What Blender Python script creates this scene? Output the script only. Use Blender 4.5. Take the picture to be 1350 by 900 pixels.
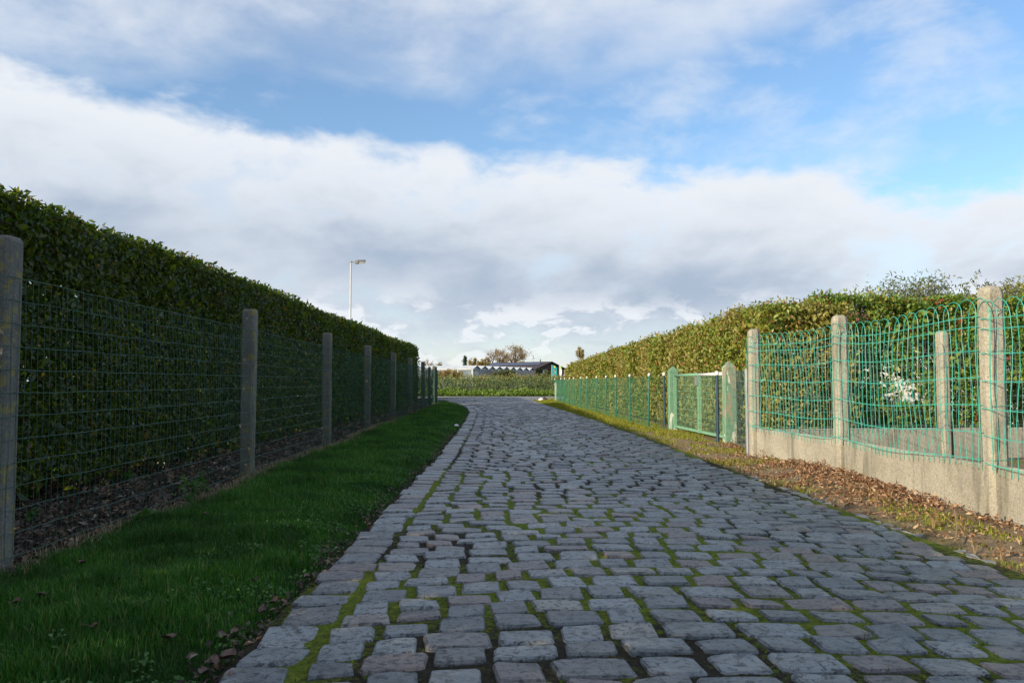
import bpy, math, random
import numpy as np
from mathutils import Vector, noise as mnoise

for o in list(bpy.data.objects):
    bpy.data.objects.remove(o)
SC = bpy.context.scene
COL = SC.collection
random.seed(7)
RNG = np.random.default_rng(11)

# ------------------------------------------------------------------ camera
F, EYE, PITCH = 1034.0, 0.85, math.atan(53.5 / 1034.0)
cam_d = bpy.data.cameras.new('camera')
cam_d.sensor_width = 36.0
cam_d.lens = 36.0 * F / 1350.0
cam_d.clip_start = 0.05
cam_d.clip_end = 6000
cam = bpy.data.objects.new('camera', cam_d)
cam.location = (0, 0, EYE)
cam.rotation_euler = (math.pi / 2 + PITCH, 0, 0)
COL.objects.link(cam)
SC.camera = cam

# ------------------------------------------------------------------ sun, sky, exposure
SUN_EL = math.radians(17.7)
SUN_BACK = math.radians(35)          # the sun stands to the left, a little behind the camera
to_sun = Vector((-math.cos(SUN_BACK) * math.cos(SUN_EL), -math.sin(SUN_BACK) * math.cos(SUN_EL), math.sin(SUN_EL)))
sun_d = bpy.data.lights.new('sun', 'SUN')
sun_d.energy = 5.0
sun_d.angle = math.radians(0.5)
sun_d.color = (1.0, 0.86, 0.64)
sun = bpy.data.objects.new('sun', sun_d)
sun.rotation_euler = (-to_sun).to_track_quat('-Z', 'Y').to_euler()
sun.location = (-30, -15, 20)
COL.objects.link(sun)

world = bpy.data.worlds.new('World')
SC.world = world
world.use_nodes = True
WN, WL = world.node_tree.nodes, world.node_tree.links
WN.clear()


def wmath(op, a, b=None, c=None, clamp=False):
    n = WN.new('ShaderNodeMath')
    n.operation = op
    n.use_clamp = clamp
    for i, v in enumerate((a, b, c)):
        if v is None:
            continue
        if isinstance(v, (int, float)):
            n.inputs[i].default_value = v
        else:
            WL.new(v, n.inputs[i])
    return n.outputs[0]


def wstep(v, lo, hi, o0=0.0, o1=1.0):
    n = WN.new('ShaderNodeMapRange')
    n.interpolation_type = 'SMOOTHSTEP'
    WL.new(v, n.inputs[0])
    for i, x in enumerate((lo, hi, o0, o1)):
        if isinstance(x, (int, float)):
            n.inputs[i + 1].default_value = x
        else:
            WL.new(x, n.inputs[i + 1])
    return n.outputs[0]


def wnoise(vec, scale, detail=7, rough=0.55, dist=0.0, off=(0, 0, 0)):
    m = WN.new('ShaderNodeMapping')
    m.inputs['Location'].default_value = off
    WL.new(vec, m.inputs[0])
    n = WN.new('ShaderNodeTexNoise')
    n.inputs['Scale'].default_value = scale
    n.inputs['Detail'].default_value = detail
    n.inputs['Roughness'].default_value = rough
    n.inputs['Distortion'].default_value = dist
    WL.new(m.outputs[0], n.inputs['Vector'])
    return n.outputs[0]


tc = WN.new('ShaderNodeTexCoord')
sep = WN.new('ShaderNodeSeparateXYZ')
WL.new(tc.outputs['Generated'], sep.inputs[0])
dx, dy, dz = sep.outputs
hor = wmath('SQRT', wmath('ADD', wmath('MULTIPLY', dx, dx), wmath('MULTIPLY', dy, dy)))
sn = wmath('DIVIDE', dx, wmath('MAXIMUM', hor, 0.001))          # sine of the compass bearing
zc = wmath('MAXIMUM', dz, 0.0)
comb = WN.new('ShaderNodeCombineXYZ')                            # clouds flattened towards the horizon
WL.new(dx, comb.inputs[0])
WL.new(dy, comb.inputs[1])
WL.new(wmath('MULTIPLY', dz, 2.1), comb.inputs[2])
P = comb.outputs[0]
big = wnoise(P, 2.2, 7, 0.52, 0.15, (3.1, 1.7, 0.4))
mid = wnoise(P, 5.0, 8, 0.55, 0.2, (7.3, 2.2, 0))
fine = wnoise(P, 13.0, 7, 0.58, 0.25, (1.3, 9.2, 0))
bc = wmath('ADD', wmath('MULTIPLY', wmath('SUBTRACT', mid, 0.5), 0.14), wmath('MULTIPLY', wmath('SUBTRACT', fine, 0.5), 0.05))
# the long cloud bank: its upper edge falls from the left to the right
edge = wmath('SUBTRACT', wmath('SUBTRACT', 0.296, wmath('MULTIPLY', sn, 0.105)), wmath('MULTIPLY', wmath('MULTIPLY', sn, sn), 0.05))
depth = wmath('ADD', wmath('SUBTRACT', edge, dz), bc)            # > 0 inside the bank
bank = wstep(depth, -0.004, 0.038)
lowgap = wstep(wmath('ADD', dz, wmath('MULTIPLY', wmath('SUBTRACT', fine, 0.5), 0.16)), 0.03, 0.10)
bank = wmath('MULTIPLY', bank, wstep(wmath('ADD', wmath('MULTIPLY', mid, 0.65), wmath('MULTIPLY', fine, 0.35)), 0.36, 0.50, 0.72, 1.0))
bank = wmath('MULTIPLY', bank, wmath('ADD', 0.82, wmath('MULTIPLY', lowgap, 0.18)))
# thin high cloud above it
veil_in = wmath('SUBTRACT', wmath('SUBTRACT', wmath('ADD', dz, wmath('MULTIPLY', wmath('SUBTRACT', big, 0.5), 0.32)), 0.372), wmath('MULTIPLY', sn, 0.12))
veil = wmath('MULTIPLY', wstep(veil_in, -0.02, 0.09), wstep(mid, 0.34, 0.64, 0.30, 1.0))
wisps = wmath('MULTIPLY', wstep(mid, 0.42, 0.62, 0.0, 0.85), wstep(fine, 0.30, 0.70, 0.25, 0.8))
veil = wmath('MULTIPLY', wmath('MAXIMUM', veil, wisps), 0.78)
dens = wmath('MAXIMUM', wmath('MAXIMUM', bank, veil), 0.07, clamp=True)
# cloud tone: bright rim, blue-grey body, white puffs near the horizon
body = wmath('MULTIPLY', wstep(depth, 0.03, 0.17), wstep(dz, 0.03, 0.12, 0.6, 1.0))
tone = wmath('MULTIPLY', body, wstep(wmath('ADD', wmath('MULTIPLY', mid, 0.6), wmath('MULTIPLY', big, 0.4)), 0.36, 0.60, 0.45, 1.0))
puff = wmath('MULTIPLY', wstep(fine, 0.50, 0.60), wstep(dz, 0.06, 0.13, 1.0, 0.0))
shade = wmath('MULTIPLY', wstep(fine, 0.36, 0.48, 1.0, 0.0), wstep(dz, 0.05, 0.12, 0.7, 0.0))
tone = wmath('SUBTRACT', wmath('MAXIMUM', tone, shade), wmath('MULTIPLY', puff, 0.9), clamp=True)
crgb = WN.new('ShaderNodeMix')
crgb.data_type = 'RGBA'
WL.new(tone, crgb.inputs[0])
crgb.inputs[6].default_value = (0.63, 0.66, 0.705, 1)
crgb.inputs[7].default_value = (0.315, 0.385, 0.485, 1)
sky = WN.new('ShaderNodeTexSky')
sky.sky_type = 'NISHITA'
sky.sun_disc = False
sky.sun_elevation = SUN_EL
sky.sun_rotation = math.radians(-125)
sky.air_density = 1.25
sky.dust_density = 0.0
sky.ozone_density = 5.0
bg1 = WN.new('ShaderNodeBackground')
WL.new(sky.outputs[0], bg1.inputs[0])
bg1.inputs[1].default_value = 0.15
bg2 = WN.new('ShaderNodeBackground')
WL.new(crgb.outputs[2], bg2.inputs[0])
bg2.inputs[1].default_value = 1.0
wmix = WN.new('ShaderNodeMixShader')
WL.new(dens, wmix.inputs[0])
WL.new(bg1.outputs[0], wmix.inputs[1])
WL.new(bg2.outputs[0], wmix.inputs[2])
wout = WN.new('ShaderNodeOutputWorld')
WL.new(wmix.outputs[0], wout.inputs[0])

SC.view_settings.view_transform = 'Standard'
SC.view_settings.look = 'None'
SC.view_settings.exposure = 0.42
SC.view_settings.gamma = 1.0
SC.render.engine = 'CYCLES'
SC.cycles.max_bounces = 8
SC.cycles.transparent_max_bounces = 12


# ------------------------------------------------------------------ helpers
def ray(px, py):
    x, y = (px - 675) / F, (450 - py) / F
    return Vector((x, math.cos(PITCH) - y * math.sin(PITCH), math.sin(PITCH) + y * math.cos(PITCH)))


def at(px, py, Y):
    d = ray(px, py)
    return Vector((d.x / d.y * Y, Y, EYE + d.z / d.y * Y))


def lerp_tab(tab, v):
    xs, ys = zip(*tab)
    return float(np.interp(v, xs, ys))


def tag(o, label=None, cat=None, group=None, kind=None):
    if label:
        o['label'] = label
    if cat:
        o['category'] = cat
    if group:
        o['group'] = group
    if kind:
        o['kind'] = kind
    return o


def thing(name, loc, label, cat, group=None, rz=0.0):
    o = bpy.data.objects.new(name, None)
    o.empty_display_size = 0.2
    o.location = loc
    o.rotation_euler = (0, 0, rz)
    COL.objects.link(o)
    return tag(o, label, cat, group)


class MB:
    """collects shapes in world coordinates; build() links them as one mesh object"""

    def __init__(self):
        self.v, self.f = [], []

    def add(self, verts, faces):
        n = len(self.v)
        self.v.extend([tuple(p) for p in verts])
        self.f.extend([tuple(i + n for i in f) for f in faces])

    def box(self, lo, hi):
        x0, y0, z0 = lo
        x1, y1, z1 = hi
        self.add([(x0, y0, z0), (x1, y0, z0), (x1, y1, z0), (x0, y1, z0), (x0, y0, z1), (x1, y0, z1), (x1, y1, z1), (x0, y1, z1)],
                 [(0, 3, 2, 1), (4, 5, 6, 7), (0, 1, 5, 4), (1, 2, 6, 5), (2, 3, 7, 6), (3, 0, 4, 7)])

    def beam(self, a, b, w, h, up=Vector((0, 0, 1))):
        """box from a to b, w wide sideways, h along up"""
        a, b = Vector(a), Vector(b)
        d = (b - a).normalized()
        s = d.cross(up)
        s = s.normalized() if s.length > 1e-5 else Vector((1, 0, 0))
        u = s.cross(d).normalized()
        vs = []
        for p in (a, b):
            for i, j in ((-1, -1), (1, -1), (1, 1), (-1, 1)):
                vs.append(p + s * (w / 2 * i) + u * (h / 2 * j))
        self.add(vs, [(0, 3, 2, 1), (4, 5, 6, 7), (0, 1, 5, 4), (1, 2, 6, 5), (2, 3, 7, 6), (3, 0, 4, 7)])

    def tube(self, pts, r, sides=5, cap=True):
        pts = [Vector(p) for p in pts]
        rs = r if isinstance(r, (list, tuple)) else [r] * len(pts)
        vs, fs = [], []
        ref = None
        for i, p in enumerate(pts):
            d = (pts[min(i + 1, len(pts) - 1)] - pts[max(i - 1, 0)])
            d = d.normalized() if d.length > 1e-9 else Vector((0, 0, 1))
            if ref is None:
                ref = Vector((1, 0, 0)) if abs(d.x) < 0.8 else Vector((0, 1, 0))
            s = d.cross(ref)
            if s.length < 1e-4:
                s = d.cross(Vector((0.3, 1, 0.2)))
            s.normalize()
            u = s.cross(d)
            ref = -s.cross(d) if False else ref
            for k in range(sides):
                a = 2 * math.pi * k / sides
                vs.append(p + (s * math.cos(a) + u * math.sin(a)) * rs[i])
        for i in range(len(pts) - 1):
            for k in range(sides):
                k2 = (k + 1) % sides
                fs.append((i * sides + k, i * sides + k2, (i + 1) * sides + k2, (i + 1) * sides + k))
        if cap:
            fs.append(tuple(range(sides - 1, -1, -1)))
            fs.append(tuple((len(pts) - 1) * sides + k for k in range(sides)))
        self.add(vs, fs)

    def rings(self, rings, cap=True):
        n = len(rings[0])
        vs = [p for r in rings for p in r]
        fs = []
        for i in range(len(rings) - 1):
            for k in range(n):
                k2 = (k + 1) % n
                fs.append((i * n + k, i * n + k2, (i + 1) * n + k2, (i + 1) * n + k))
        if cap:
            fs.append(tuple(range(n - 1, -1, -1)))
            fs.append(tuple((len(rings) - 1) * n + k for k in range(n)))
        self.add(vs, fs)

    def mesh(self, name, mat, off=(0, 0, 0), smooth=False):
        me = bpy.data.meshes.new(name)
        v = [(p[0] - off[0], p[1] - off[1], p[2] - off[2]) for p in self.v]
        me.from_pydata(v, [], self.f)
        me.update()
        if smooth:
            me.polygons.foreach_set('use_smooth', [True] * len(me.polygons))
        if mat:
            me.materials.append(mat)
        return me

    def build(self, name, mat, parent=None, smooth=False, origin=None):
        """parent: empty without rotation; vertices are world coordinates"""
        off = parent.location if parent is not None else (origin if origin is not None else (0, 0, 0))
        if parent is not None and parent.parent is not None:
            off = Vector(off) + parent.parent.location
        o = bpy.data.objects.new(name, self.mesh(name, mat, off, smooth))
        if parent is not None:
            o.parent = parent
        elif origin is not None:
            o.location = origin
        COL.objects.link(o)
        return o


def link_mesh(name, me, parent=None, loc=(0, 0, 0), rz=0.0, scale=None):
    """an object from shared mesh data; loc is a world position"""
    o = bpy.data.objects.new(name, me)
    if parent is not None:
        o.parent = parent
        base = Vector(parent.location)
        if parent.parent is not None:
            base += parent.parent.location
        o.location = Vector(loc) - base
    else:
        o.location = loc
    o.rotation_euler = (0, 0, rz)
    if scale:
        o.scale = scale
    COL.objects.link(o)
    return o


def np_mesh(name, V, Fc, mat, attrs=None, smooth=False):
    """V (n,3), Fc (m,k) all faces with k corners"""
    me = bpy.data.meshes.new(name)
    V = np.asarray(V, dtype=np.float32)
    Fc = np.asarray(Fc, dtype=np.int32)
    m, k = Fc.shape
    me.vertices.add(len(V))
    me.vertices.foreach_set('co', V.ravel())
    me.loops.add(m * k)
    me.loops.foreach_set('vertex_index', Fc.ravel())
    me.polygons.add(m)
    me.polygons.foreach_set('loop_start', np.arange(0, m * k, k, dtype=np.int32))
    try:
        me.polygons.foreach_set('loop_total', np.full(m, k, dtype=np.int32))
    except Exception:
        pass
    if smooth:
        me.polygons.foreach_set('use_smooth', np.ones(m, dtype=bool))
    for an, av in (attrs or {}).items():
        a = me.attributes.new(an, 'FLOAT', 'POINT')
        a.data.foreach_set('value', np.asarray(av, dtype=np.float32))
    me.update(calc_edges=True)
    me.validate()
    if mat:
        me.materials.append(mat)
    return me


def np_obj(name, V, Fc, mat, parent=None, attrs=None, smooth=False, origin=None):
    off = np.zeros(3)
    if parent is not None:
        off = np.array(parent.location)
    elif origin is not None:
        off = np.array(origin)
    o = bpy.data.objects.new(name, np_mesh(name, np.asarray(V) - off, Fc, mat, attrs, smooth))
    if parent is not None:
        o.parent = parent
    elif origin is not None:
        o.location = origin
    COL.objects.link(o)
    return o


def unit(a):
    return a / np.maximum(np.linalg.norm(a, axis=1, keepdims=True), 1e-9)


def leaves(P0, N, L, W, axis_bias=(0, 0, 0.3), nspread=0.8, fold=0.25, curl=0.12):
    """folded four-triangle leaves: P0 positions, N rough facing directions"""
    n = len(P0)
    nn = unit(N + RNG.normal(0, nspread, (n, 3)))
    ax = RNG.normal(0, 1, (n, 3)) + np.asarray(axis_bias) * 2.0
    ax = unit(ax - nn * np.sum(ax * nn, axis=1, keepdims=True))
    sd = np.cross(nn, ax)
    L = np.broadcast_to(np.asarray(L, float), (n,))[:, None]
    W = np.broadcast_to(np.asarray(W, float), (n,))[:, None]
    b = P0
    m = P0 + ax * L * 0.5 - nn * L * 0.02
    l = P0 + ax * L * 0.48 + sd * W * 0.5 + nn * W * fold
    r = P0 + ax * L * 0.48 - sd * W * 0.5 + nn * W * fold
    t = P0 + ax * L - nn * L * curl
    V = np.stack([b, m, l, r, t], axis=1).reshape(-1, 3)
    base = (np.arange(n) * 5)[:, None, None]
    T = np.array([[0, 1, 2], [0, 3, 1], [1, 4, 2], [1, 3, 4]])[None]
    return V, (base + T).reshape(-1, 3)


def blades(P0, h, w, lean=0.35, seg2=True):
    """grass blades: five vertices, three triangles"""
    n = len(P0)
    a = RNG.uniform(0, 2 * math.pi, n)
    d = np.stack([np.cos(a), np.sin(a), np.zeros(n)], 1)
    s = np.stack([-np.sin(a), np.cos(a), np.zeros(n)], 1)
    h = np.broadcast_to(np.asarray(h, float), (n,))[:, None]
    w = np.broadcast_to(np.asarray(w, float), (n,))[:, None]
    ln = RNG.uniform(0.1, 1.0, (n, 1)) * lean
    up = np.array([[0, 0, 1.0]])
    m = P0 + up * h * 0.55 + d * h * ln * 0.35
    t = P0 + up * h * (1 - 0.25 * ln) + d * h * ln
    V = np.stack([P0 - s * w / 2, P0 + s * w / 2, m + s * w * 0.4, m - s * w * 0.4, t], 1).reshape(-1, 3)
    base = (np.arange(n) * 5)[:, None, None]
    T = np.array([[0, 1, 2], [0, 2, 3], [3, 2, 4]])[None]
    return V, (base + T).reshape(-1, 3)


def join_np(parts):
    Vs, Fs, n = [], [], 0
    for V, Fc in parts:
        Vs.append(V)
        Fs.append(Fc + n)
        n += len(V)
    return np.concatenate(Vs), np.concatenate(Fs)


def fbm(x, y, z=0.0, oct=3):
    return mnoise.fractal(Vector((x, y, z)), 1.0, 2.0, oct)


# ------------------------------------------------------------------ materials
class Mat:
    def __init__(self, name):
        self.m = bpy.data.materials.new(name)
        self.m.use_nodes = True
        self.n, self.l = self.m.node_tree.nodes, self.m.node_tree.links
        self.p = self.n['Principled BSDF']
        self.out = self.n['Material Output']
        self._tc = None

    def coord(self, which='Object', scale=None):
        if self._tc is None:
            self._tc = self.n.new('ShaderNodeTexCoord')
        return self._tc.outputs[which]

    def position(self):
        g = self.n.new('ShaderNodeNewGeometry')
        return g.outputs['Position']

    def noise(self, vec, scale, detail=5, rough=0.6, dist=0.0, stretch=None):
        if stretch:
            mp = self.n.new('ShaderNodeMapping')
            mp.inputs['Scale'].default_value = stretch
            self.l.new(vec, mp.inputs[0])
            vec = mp.outputs[0]
        t = self.n.new('ShaderNodeTexNoise')
        t.inputs['Scale'].default_value = scale
        t.inputs['Detail'].default_value = detail
        t.inputs['Roughness'].default_value = rough
        t.inputs['Distortion'].default_value = dist
        self.l.new(vec, t.inputs['Vector'])
        return t.outputs[0]

    def voronoi(self, vec, scale, feature='F1', out='Distance'):
        t = self.n.new('ShaderNodeTexVoronoi')
        t.feature = feature
        t.inputs['Scale'].default_value = scale
        self.l.new(vec, t.inputs['Vector'])
        return t.outputs[out]

    def ramp(self, fac, stops, interp='LINEAR'):
        r = self.n.new('ShaderNodeValToRGB')
        r.color_ramp.interpolation = interp
        el = r.color_ramp.elements
        while len(el) < len(stops):
            el.new(0.5)
        for e, (p, c) in zip(el, stops):
            e.position = p
            e.color = (c[0], c[1], c[2], 1) if isinstance(c, (tuple, list)) else (c, c, c, 1)
        self.l.new(fac, r.inputs[0])
        return r.outputs[0]

    def mix(self, fac, a, b, blend='MIX'):
        x = self.n.new('ShaderNodeMix')
        x.data_type = 'RGBA'
        x.blend_type = blend
        for i, v in ((0, fac), (6, a), (7, b)):
            if isinstance(v, (int, float)):
                x.inputs[i].default_value = v
            elif isinstance(v, (tuple, list)):
                x.inputs[i].default_value = (v[0], v[1], v[2], 1)
            else:
                self.l.new(v, x.inputs[i])
        return x.outputs[2]

    def math(self, op, a, b=None, clamp=False):
        x = self.n.new('ShaderNodeMath')
        x.operation = op
        x.use_clamp = clamp
        for i, v in enumerate((a, b)):
            if v is None:
                continue
            if isinstance(v, (int, float)):
                x.inputs[i].default_value = v
            else:
                self.l.new(v, x.inputs[i])
        return x.outputs[0]

    def attr(self, name):
        a = self.n.new('ShaderNodeAttribute')
        a.attribute_name = name
        return a.outputs['Fac']

    def island(self):
        return self.n.new('ShaderNodeNewGeometry').outputs['Random Per Island']

    def objrand(self):
        return self.n.new('ShaderNodeObjectInfo').outputs['Random']

    def color(self, c):
        if isinstance(c, (tuple, list)):
            self.p.inputs['Base Color'].default_value = (c[0], c[1], c[2], 1)
        else:
            self.l.new(c, self.p.inputs['Base Color'])

    def rough(self, v):
        if isinstance(v, (int, float)):
            self.p.inputs['Roughness'].default_value = v
        else:
            self.l.new(v, self.p.inputs['Roughness'])

    def bump(self, h, strength=0.5, dist=0.01):
        b = self.n.new('ShaderNodeBump')
        b.inputs['Strength'].default_value = strength
        b.inputs['Distance'].default_value = dist
        self.l.new(h, b.inputs['Height'])
        self.l.new(b.outputs[0], self.p.inputs['Normal'])

    def translucent(self, col, fac):
        t = self.n.new('ShaderNodeBsdfTranslucent')
        if isinstance(col, (tuple, list)):
            t.inputs[0].default_value = (col[0], col[1], col[2], 1)
        else:
            self.l.new(col, t.inputs[0])
        x = self.n.new('ShaderNodeMixShader')
        x.inputs[0].default_value = fac
        self.l.new(self.p.outputs[0], x.inputs[1])
        self.l.new(t.outputs[0], x.inputs[2])
        self.l.new(x.outputs[0], self.out.inputs[0])

    def spec(self, v):
        self.p.inputs['Specular IOR Level'].default_value = v


def plain(name, col, rough=0.6, metal=0.0, var=0.15, scale=6.0, bump=0.0):
    M = Mat(name)
    nz = M.noise(M.position(), scale, 5, 0.65)
    M.color(M.ramp(nz, [(0.3, tuple(c * (1 - var) for c in col)), (0.7, tuple(min(1, c * (1 + var)) for c in col))]))
    M.rough(rough)
    M.p.inputs['Metallic'].default_value = metal
    if bump:
        M.bump(nz, bump, 0.01)
    return M.m


def leaf_mat(name, stops, transl=0.3, rough=0.4, spec=0.5, patch=None, pscale=0.8, tint=None):
    M = Mat(name)
    c = M.ramp(M.island(), stops)
    if patch:
        f = M.ramp(M.noise(M.position(), pscale, 3, 0.6), [(0.42, 0.0), (0.62, 1.0)])
        c = M.mix(f, c, M.mix(0.75, c, patch, 'MIX'))
    M.color(c)
    M.rough(rough)
    M.spec(spec)
    tcol = M.mix(1.0, c, tint or (1.3, 1.35, 0.55), 'MULTIPLY')
    M.translucent(tcol, transl)
    return M.m


def concrete_mat(name, base, lichen=0.0, moss=0.25, speck=1.0):
    M = Mat(name)
    p = M.position()
    n1 = M.noise(p, 3.0, 6, 0.65)
    n2 = M.noise(p, 55.0, 4, 0.7)
    c = M.ramp(n1, [(0.3, tuple(x * 0.72 for x in base)), (0.55, base), (0.75, tuple(min(1, x * 1.15) for x in base))])
    agg = M.voronoi(p, 75.0)
    c = M.mix(M.ramp(agg, [(0.14, 0.6 * speck), (0.32, 0.0)]), c, tuple(min(1, x * 1.7) for x in base))
    c = M.mix(M.ramp(M.voronoi(p, 58.0), [(0.12, 0.6 * speck), (0.28, 0.0)]), c, tuple(x * 0.5 for x in base))
    c = M.mix(M.ramp(n2, [(0.35, 0.6), (0.5, 0.0)]), c, tuple(x * 0.45 for x in base))
    streak = M.noise(p, 5.0, 4, 0.6, 0.3, (1.6, 1.6, 0.25))
    c = M.mix(M.ramp(streak, [(0.52, 0.0), (0.68, 0.7)]), c, (base[0] * 0.34, base[1] * 0.36, base[2] * 0.33))
    if moss:
        c = M.mix(M.ramp(M.noise(p, 9.0, 6, 0.7), [(0.60, 0.0), (0.72, moss)]), c, (0.10, 0.11, 0.03))
    if lichen:
        c = M.mix(M.ramp(M.noise(p, 14.0, 6, 0.7), [(0.53, 0.0), (0.60, lichen)]), c, (0.30, 0.24, 0.035))
    M.color(c)
    M.rough(0.9)
    M.spec(0.25)
    M.bump(M.math('ADD', n2, M.math('MULTIPLY', agg, 0.8)), 0.6, 0.004)
    return M.m


def sett_mat(name, per_object):
    M = Mat(name)
    p = M.position()
    rnd = M.objrand() if per_object else M.island()
    c = M.ramp(rnd, [(0.0, (0.12, 0.132, 0.142)), (0.2, (0.19, 0.206, 0.215)), (0.45, (0.27, 0.29, 0.30)),
                     (0.66, (0.145, 0.157, 0.165)), (0.78, (0.20, 0.19, 0.18)), (0.88, (0.19, 0.152, 0.15)), (0.95, (0.21, 0.155, 0.135)), (1.0, (0.30, 0.285, 0.255))])
    n1 = M.noise(p, 13.0, 7, 0.72)
    n2 = M.noise(p, 130.0, 4, 0.7)
    c = M.mix(M.ramp(n1, [(0.34, 0.75), (0.52, 0.0)]), c, (0.06, 0.064, 0.07))
    c = M.mix(M.ramp(n1, [(0.55, 0.0), (0.72, 0.6)]), c, (0.34, 0.36, 0.375))
    c = M.mix(M.ramp(n2, [(0.52, 0.0), (0.75, 0.5)]), c, (0.33, 0.34, 0.34))
    # black lichen patches and flakes
    n3 = M.noise(p, 38.0, 6, 0.75, 0.5)
    c = M.mix(M.ramp(n3, [(0.525, 0.0), (0.575, 0.9)]), c, (0.03, 0.032, 0.034))
    n4 = M.noise(p, 5.0, 5, 0.7)
    c = M.mix(M.ramp(n4, [(0.62, 0.0), (0.78, 0.35)]), c, (0.06, 0.075, 0.02))
    M.color(c)
    M.rough(M.ramp(n1, [(0.3, 0.30), (0.7, 0.54)]))
    M.spec(0.6)
    M.bump(M.math('ADD', M.math('MULTIPLY', n1, 2.2), M.math('ADD', n3, M.math('MULTIPLY', n2, 0.5))), 0.75, 0.011)
    return M.m


MAT = {}
MAT['sett'] = sett_mat('sett_stone', True)
MAT['setts'] = sett_mat('setts_stone', False)
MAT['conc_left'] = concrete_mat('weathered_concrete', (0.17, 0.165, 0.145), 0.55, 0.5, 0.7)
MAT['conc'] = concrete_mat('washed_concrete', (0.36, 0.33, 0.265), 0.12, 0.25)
MAT['plinth'] = concrete_mat('plinth_concrete', (0.35, 0.325, 0.265), 0.05, 0.35)
MAT['kerb'] = concrete_mat('kerb_concrete', (0.26, 0.26, 0.25), 0.0, 0.9, 0.6)
MAT['wire_dark'] = plain('dark_green_wire', (0.018, 0.085, 0.055), 0.45, 0, 0.3)
MAT['wire_teal'] = plain('turquoise_wire', (0.04, 0.36, 0.27), 0.4, 0, 0.25, 14)
MAT['wire_grey'] = plain('weathered_wire', (0.10, 0.20, 0.19), 0.5, 0.2, 0.3)
MAT['wire_green'] = plain('garden_wire', (0.05, 0.20, 0.11), 0.45, 0, 0.2)
MAT['steel_green'] = plain('green_steel', (0.035, 0.14, 0.105), 0.4, 0, 0.2)
MAT['steel_blue'] = plain('blue_steel', (0.025, 0.055, 0.085), 0.4, 0, 0.2)
MAT['gate_green'] = plain('gate_green', (0.16, 0.33, 0.21), 0.6, 0, 0.35, 30)
MAT['white'] = plain('white_paint', (0.72, 0.72, 0.70), 0.5, 0, 0.08)
MAT['galv'] = plain('galvanised', (0.42, 0.43, 0.44), 0.42, 0.6, 0.1)
MAT['bark'] = plain('bark', (0.085, 0.065, 0.045), 0.9, 0, 0.35, 25, 0.6)
MAT['twig'] = plain('dry_twig', (0.25, 0.16, 0.085), 0.85, 0, 0.3, 30)
MAT['asphalt'] = plain('pale_asphalt', (0.22, 0.205, 0.185), 0.9, 0, 0.2, 8, 0.3)

def peel_mat(name, t_white, t_conc):
    M = Mat(name)
    pp = M.position()
    pn = M.noise(pp, 6.0, 7, 0.68, 0.5, (1, 1, 0.4))
    g = M.ramp(M.noise(pp, 18, 6, 0.7), [(0.3, (0.09, 0.20, 0.125)), (0.7, (0.17, 0.32, 0.215))])
    c = M.mix(M.ramp(pn, [(t_white, 0.0), (t_white + 0.012, 1.0)]), g, (0.60, 0.59, 0.52))
    n2 = M.noise(pp, 8.0, 7, 0.7, 0.5, (1, 1, 0.3))
    c = M.mix(M.ramp(n2, [(t_conc, 0.0), (t_conc + 0.012, 1.0)]), c, M.ramp(M.noise(pp, 60, 4, 0.7), [(0.3, (0.17, 0.16, 0.11)), (0.7, (0.36, 0.34, 0.26))]))
    c = M.mix(M.ramp(M.noise(pp, 30, 6, 0.75), [(0.56, 0.0), (0.7, 0.6)]), c, (0.07, 0.08, 0.05))
    M.color(c)
    M.rough(0.8)
    M.bump(n2, 0.8, 0.012)
    return M.m


MAT['peel'] = peel_mat('green_peeling_paint', 0.575, 0.60)
MAT['peel_more'] = peel_mat('green_paint_mostly_gone', 0.60, 0.49)

M = Mat('joint_fill')
pp = M.position()
ms = M.attr('moss')
soil = M.ramp(M.noise(pp, 60, 5, 0.7), [(0.3, (0.018, 0.015, 0.010)), (0.7, (0.06, 0.05, 0.034))])
green = M.ramp(M.noise(pp, 45, 5, 0.7), [(0.3, (0.06, 0.085, 0.008)), (0.55, (0.15, 0.19, 0.018)), (0.75, (0.26, 0.28, 0.04))])
mk = M.math('ADD', ms, M.math('MULTIPLY', M.math('SUBTRACT', M.noise(pp, 30, 5, 0.7), 0.5), 1.3))
M.color(M.mix(M.ramp(mk, [(0.46, 0.0), (0.72, 1.0)]), soil, green))
M.rough(0.95)
M.spec(0.15)
M.bump(M.noise(pp, 160, 4, 0.75), 0.9, 0.012)
MAT['joint'] = M.m

MAT['moss'] = leaf_mat('moss', [(0, (0.06, 0.09, 0.008)), (0.5, (0.15, 0.20, 0.018)), (1, (0.26, 0.28, 0.04))], 0.2, 0.9, 0.1)
MAT['grass'] = leaf_mat('grass', [(0, (0.022, 0.085, 0.010)), (0.5, (0.042, 0.155, 0.015)), (0.86, (0.08, 0.23, 0.025)), (1, (0.30, 0.28, 0.12))], 0.35, 0.5, 0.25,
                        patch=(0.012, 0.05, 0.008), pscale=1.6)
MAT['straw'] = leaf_mat('straw', [(0, (0.22, 0.18, 0.10)), (1, (0.38, 0.33, 0.21))], 0.3, 0.7, 0.2, tint=(1, 0.95, 0.8))
MAT['verge_grass'] = leaf_mat('verge_grass', [(0, (0.15, 0.19, 0.018)), (0.6, (0.27, 0.28, 0.035)), (1, (0.36, 0.32, 0.09))], 0.3, 0.8, 0.1)
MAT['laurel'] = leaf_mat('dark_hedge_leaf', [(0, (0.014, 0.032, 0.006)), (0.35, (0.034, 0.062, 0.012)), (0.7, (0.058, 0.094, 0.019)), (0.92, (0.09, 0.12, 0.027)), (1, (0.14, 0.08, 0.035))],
                        0.5, 0.34, 0.5, tint=(2.6, 2.4, 0.5))
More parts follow.
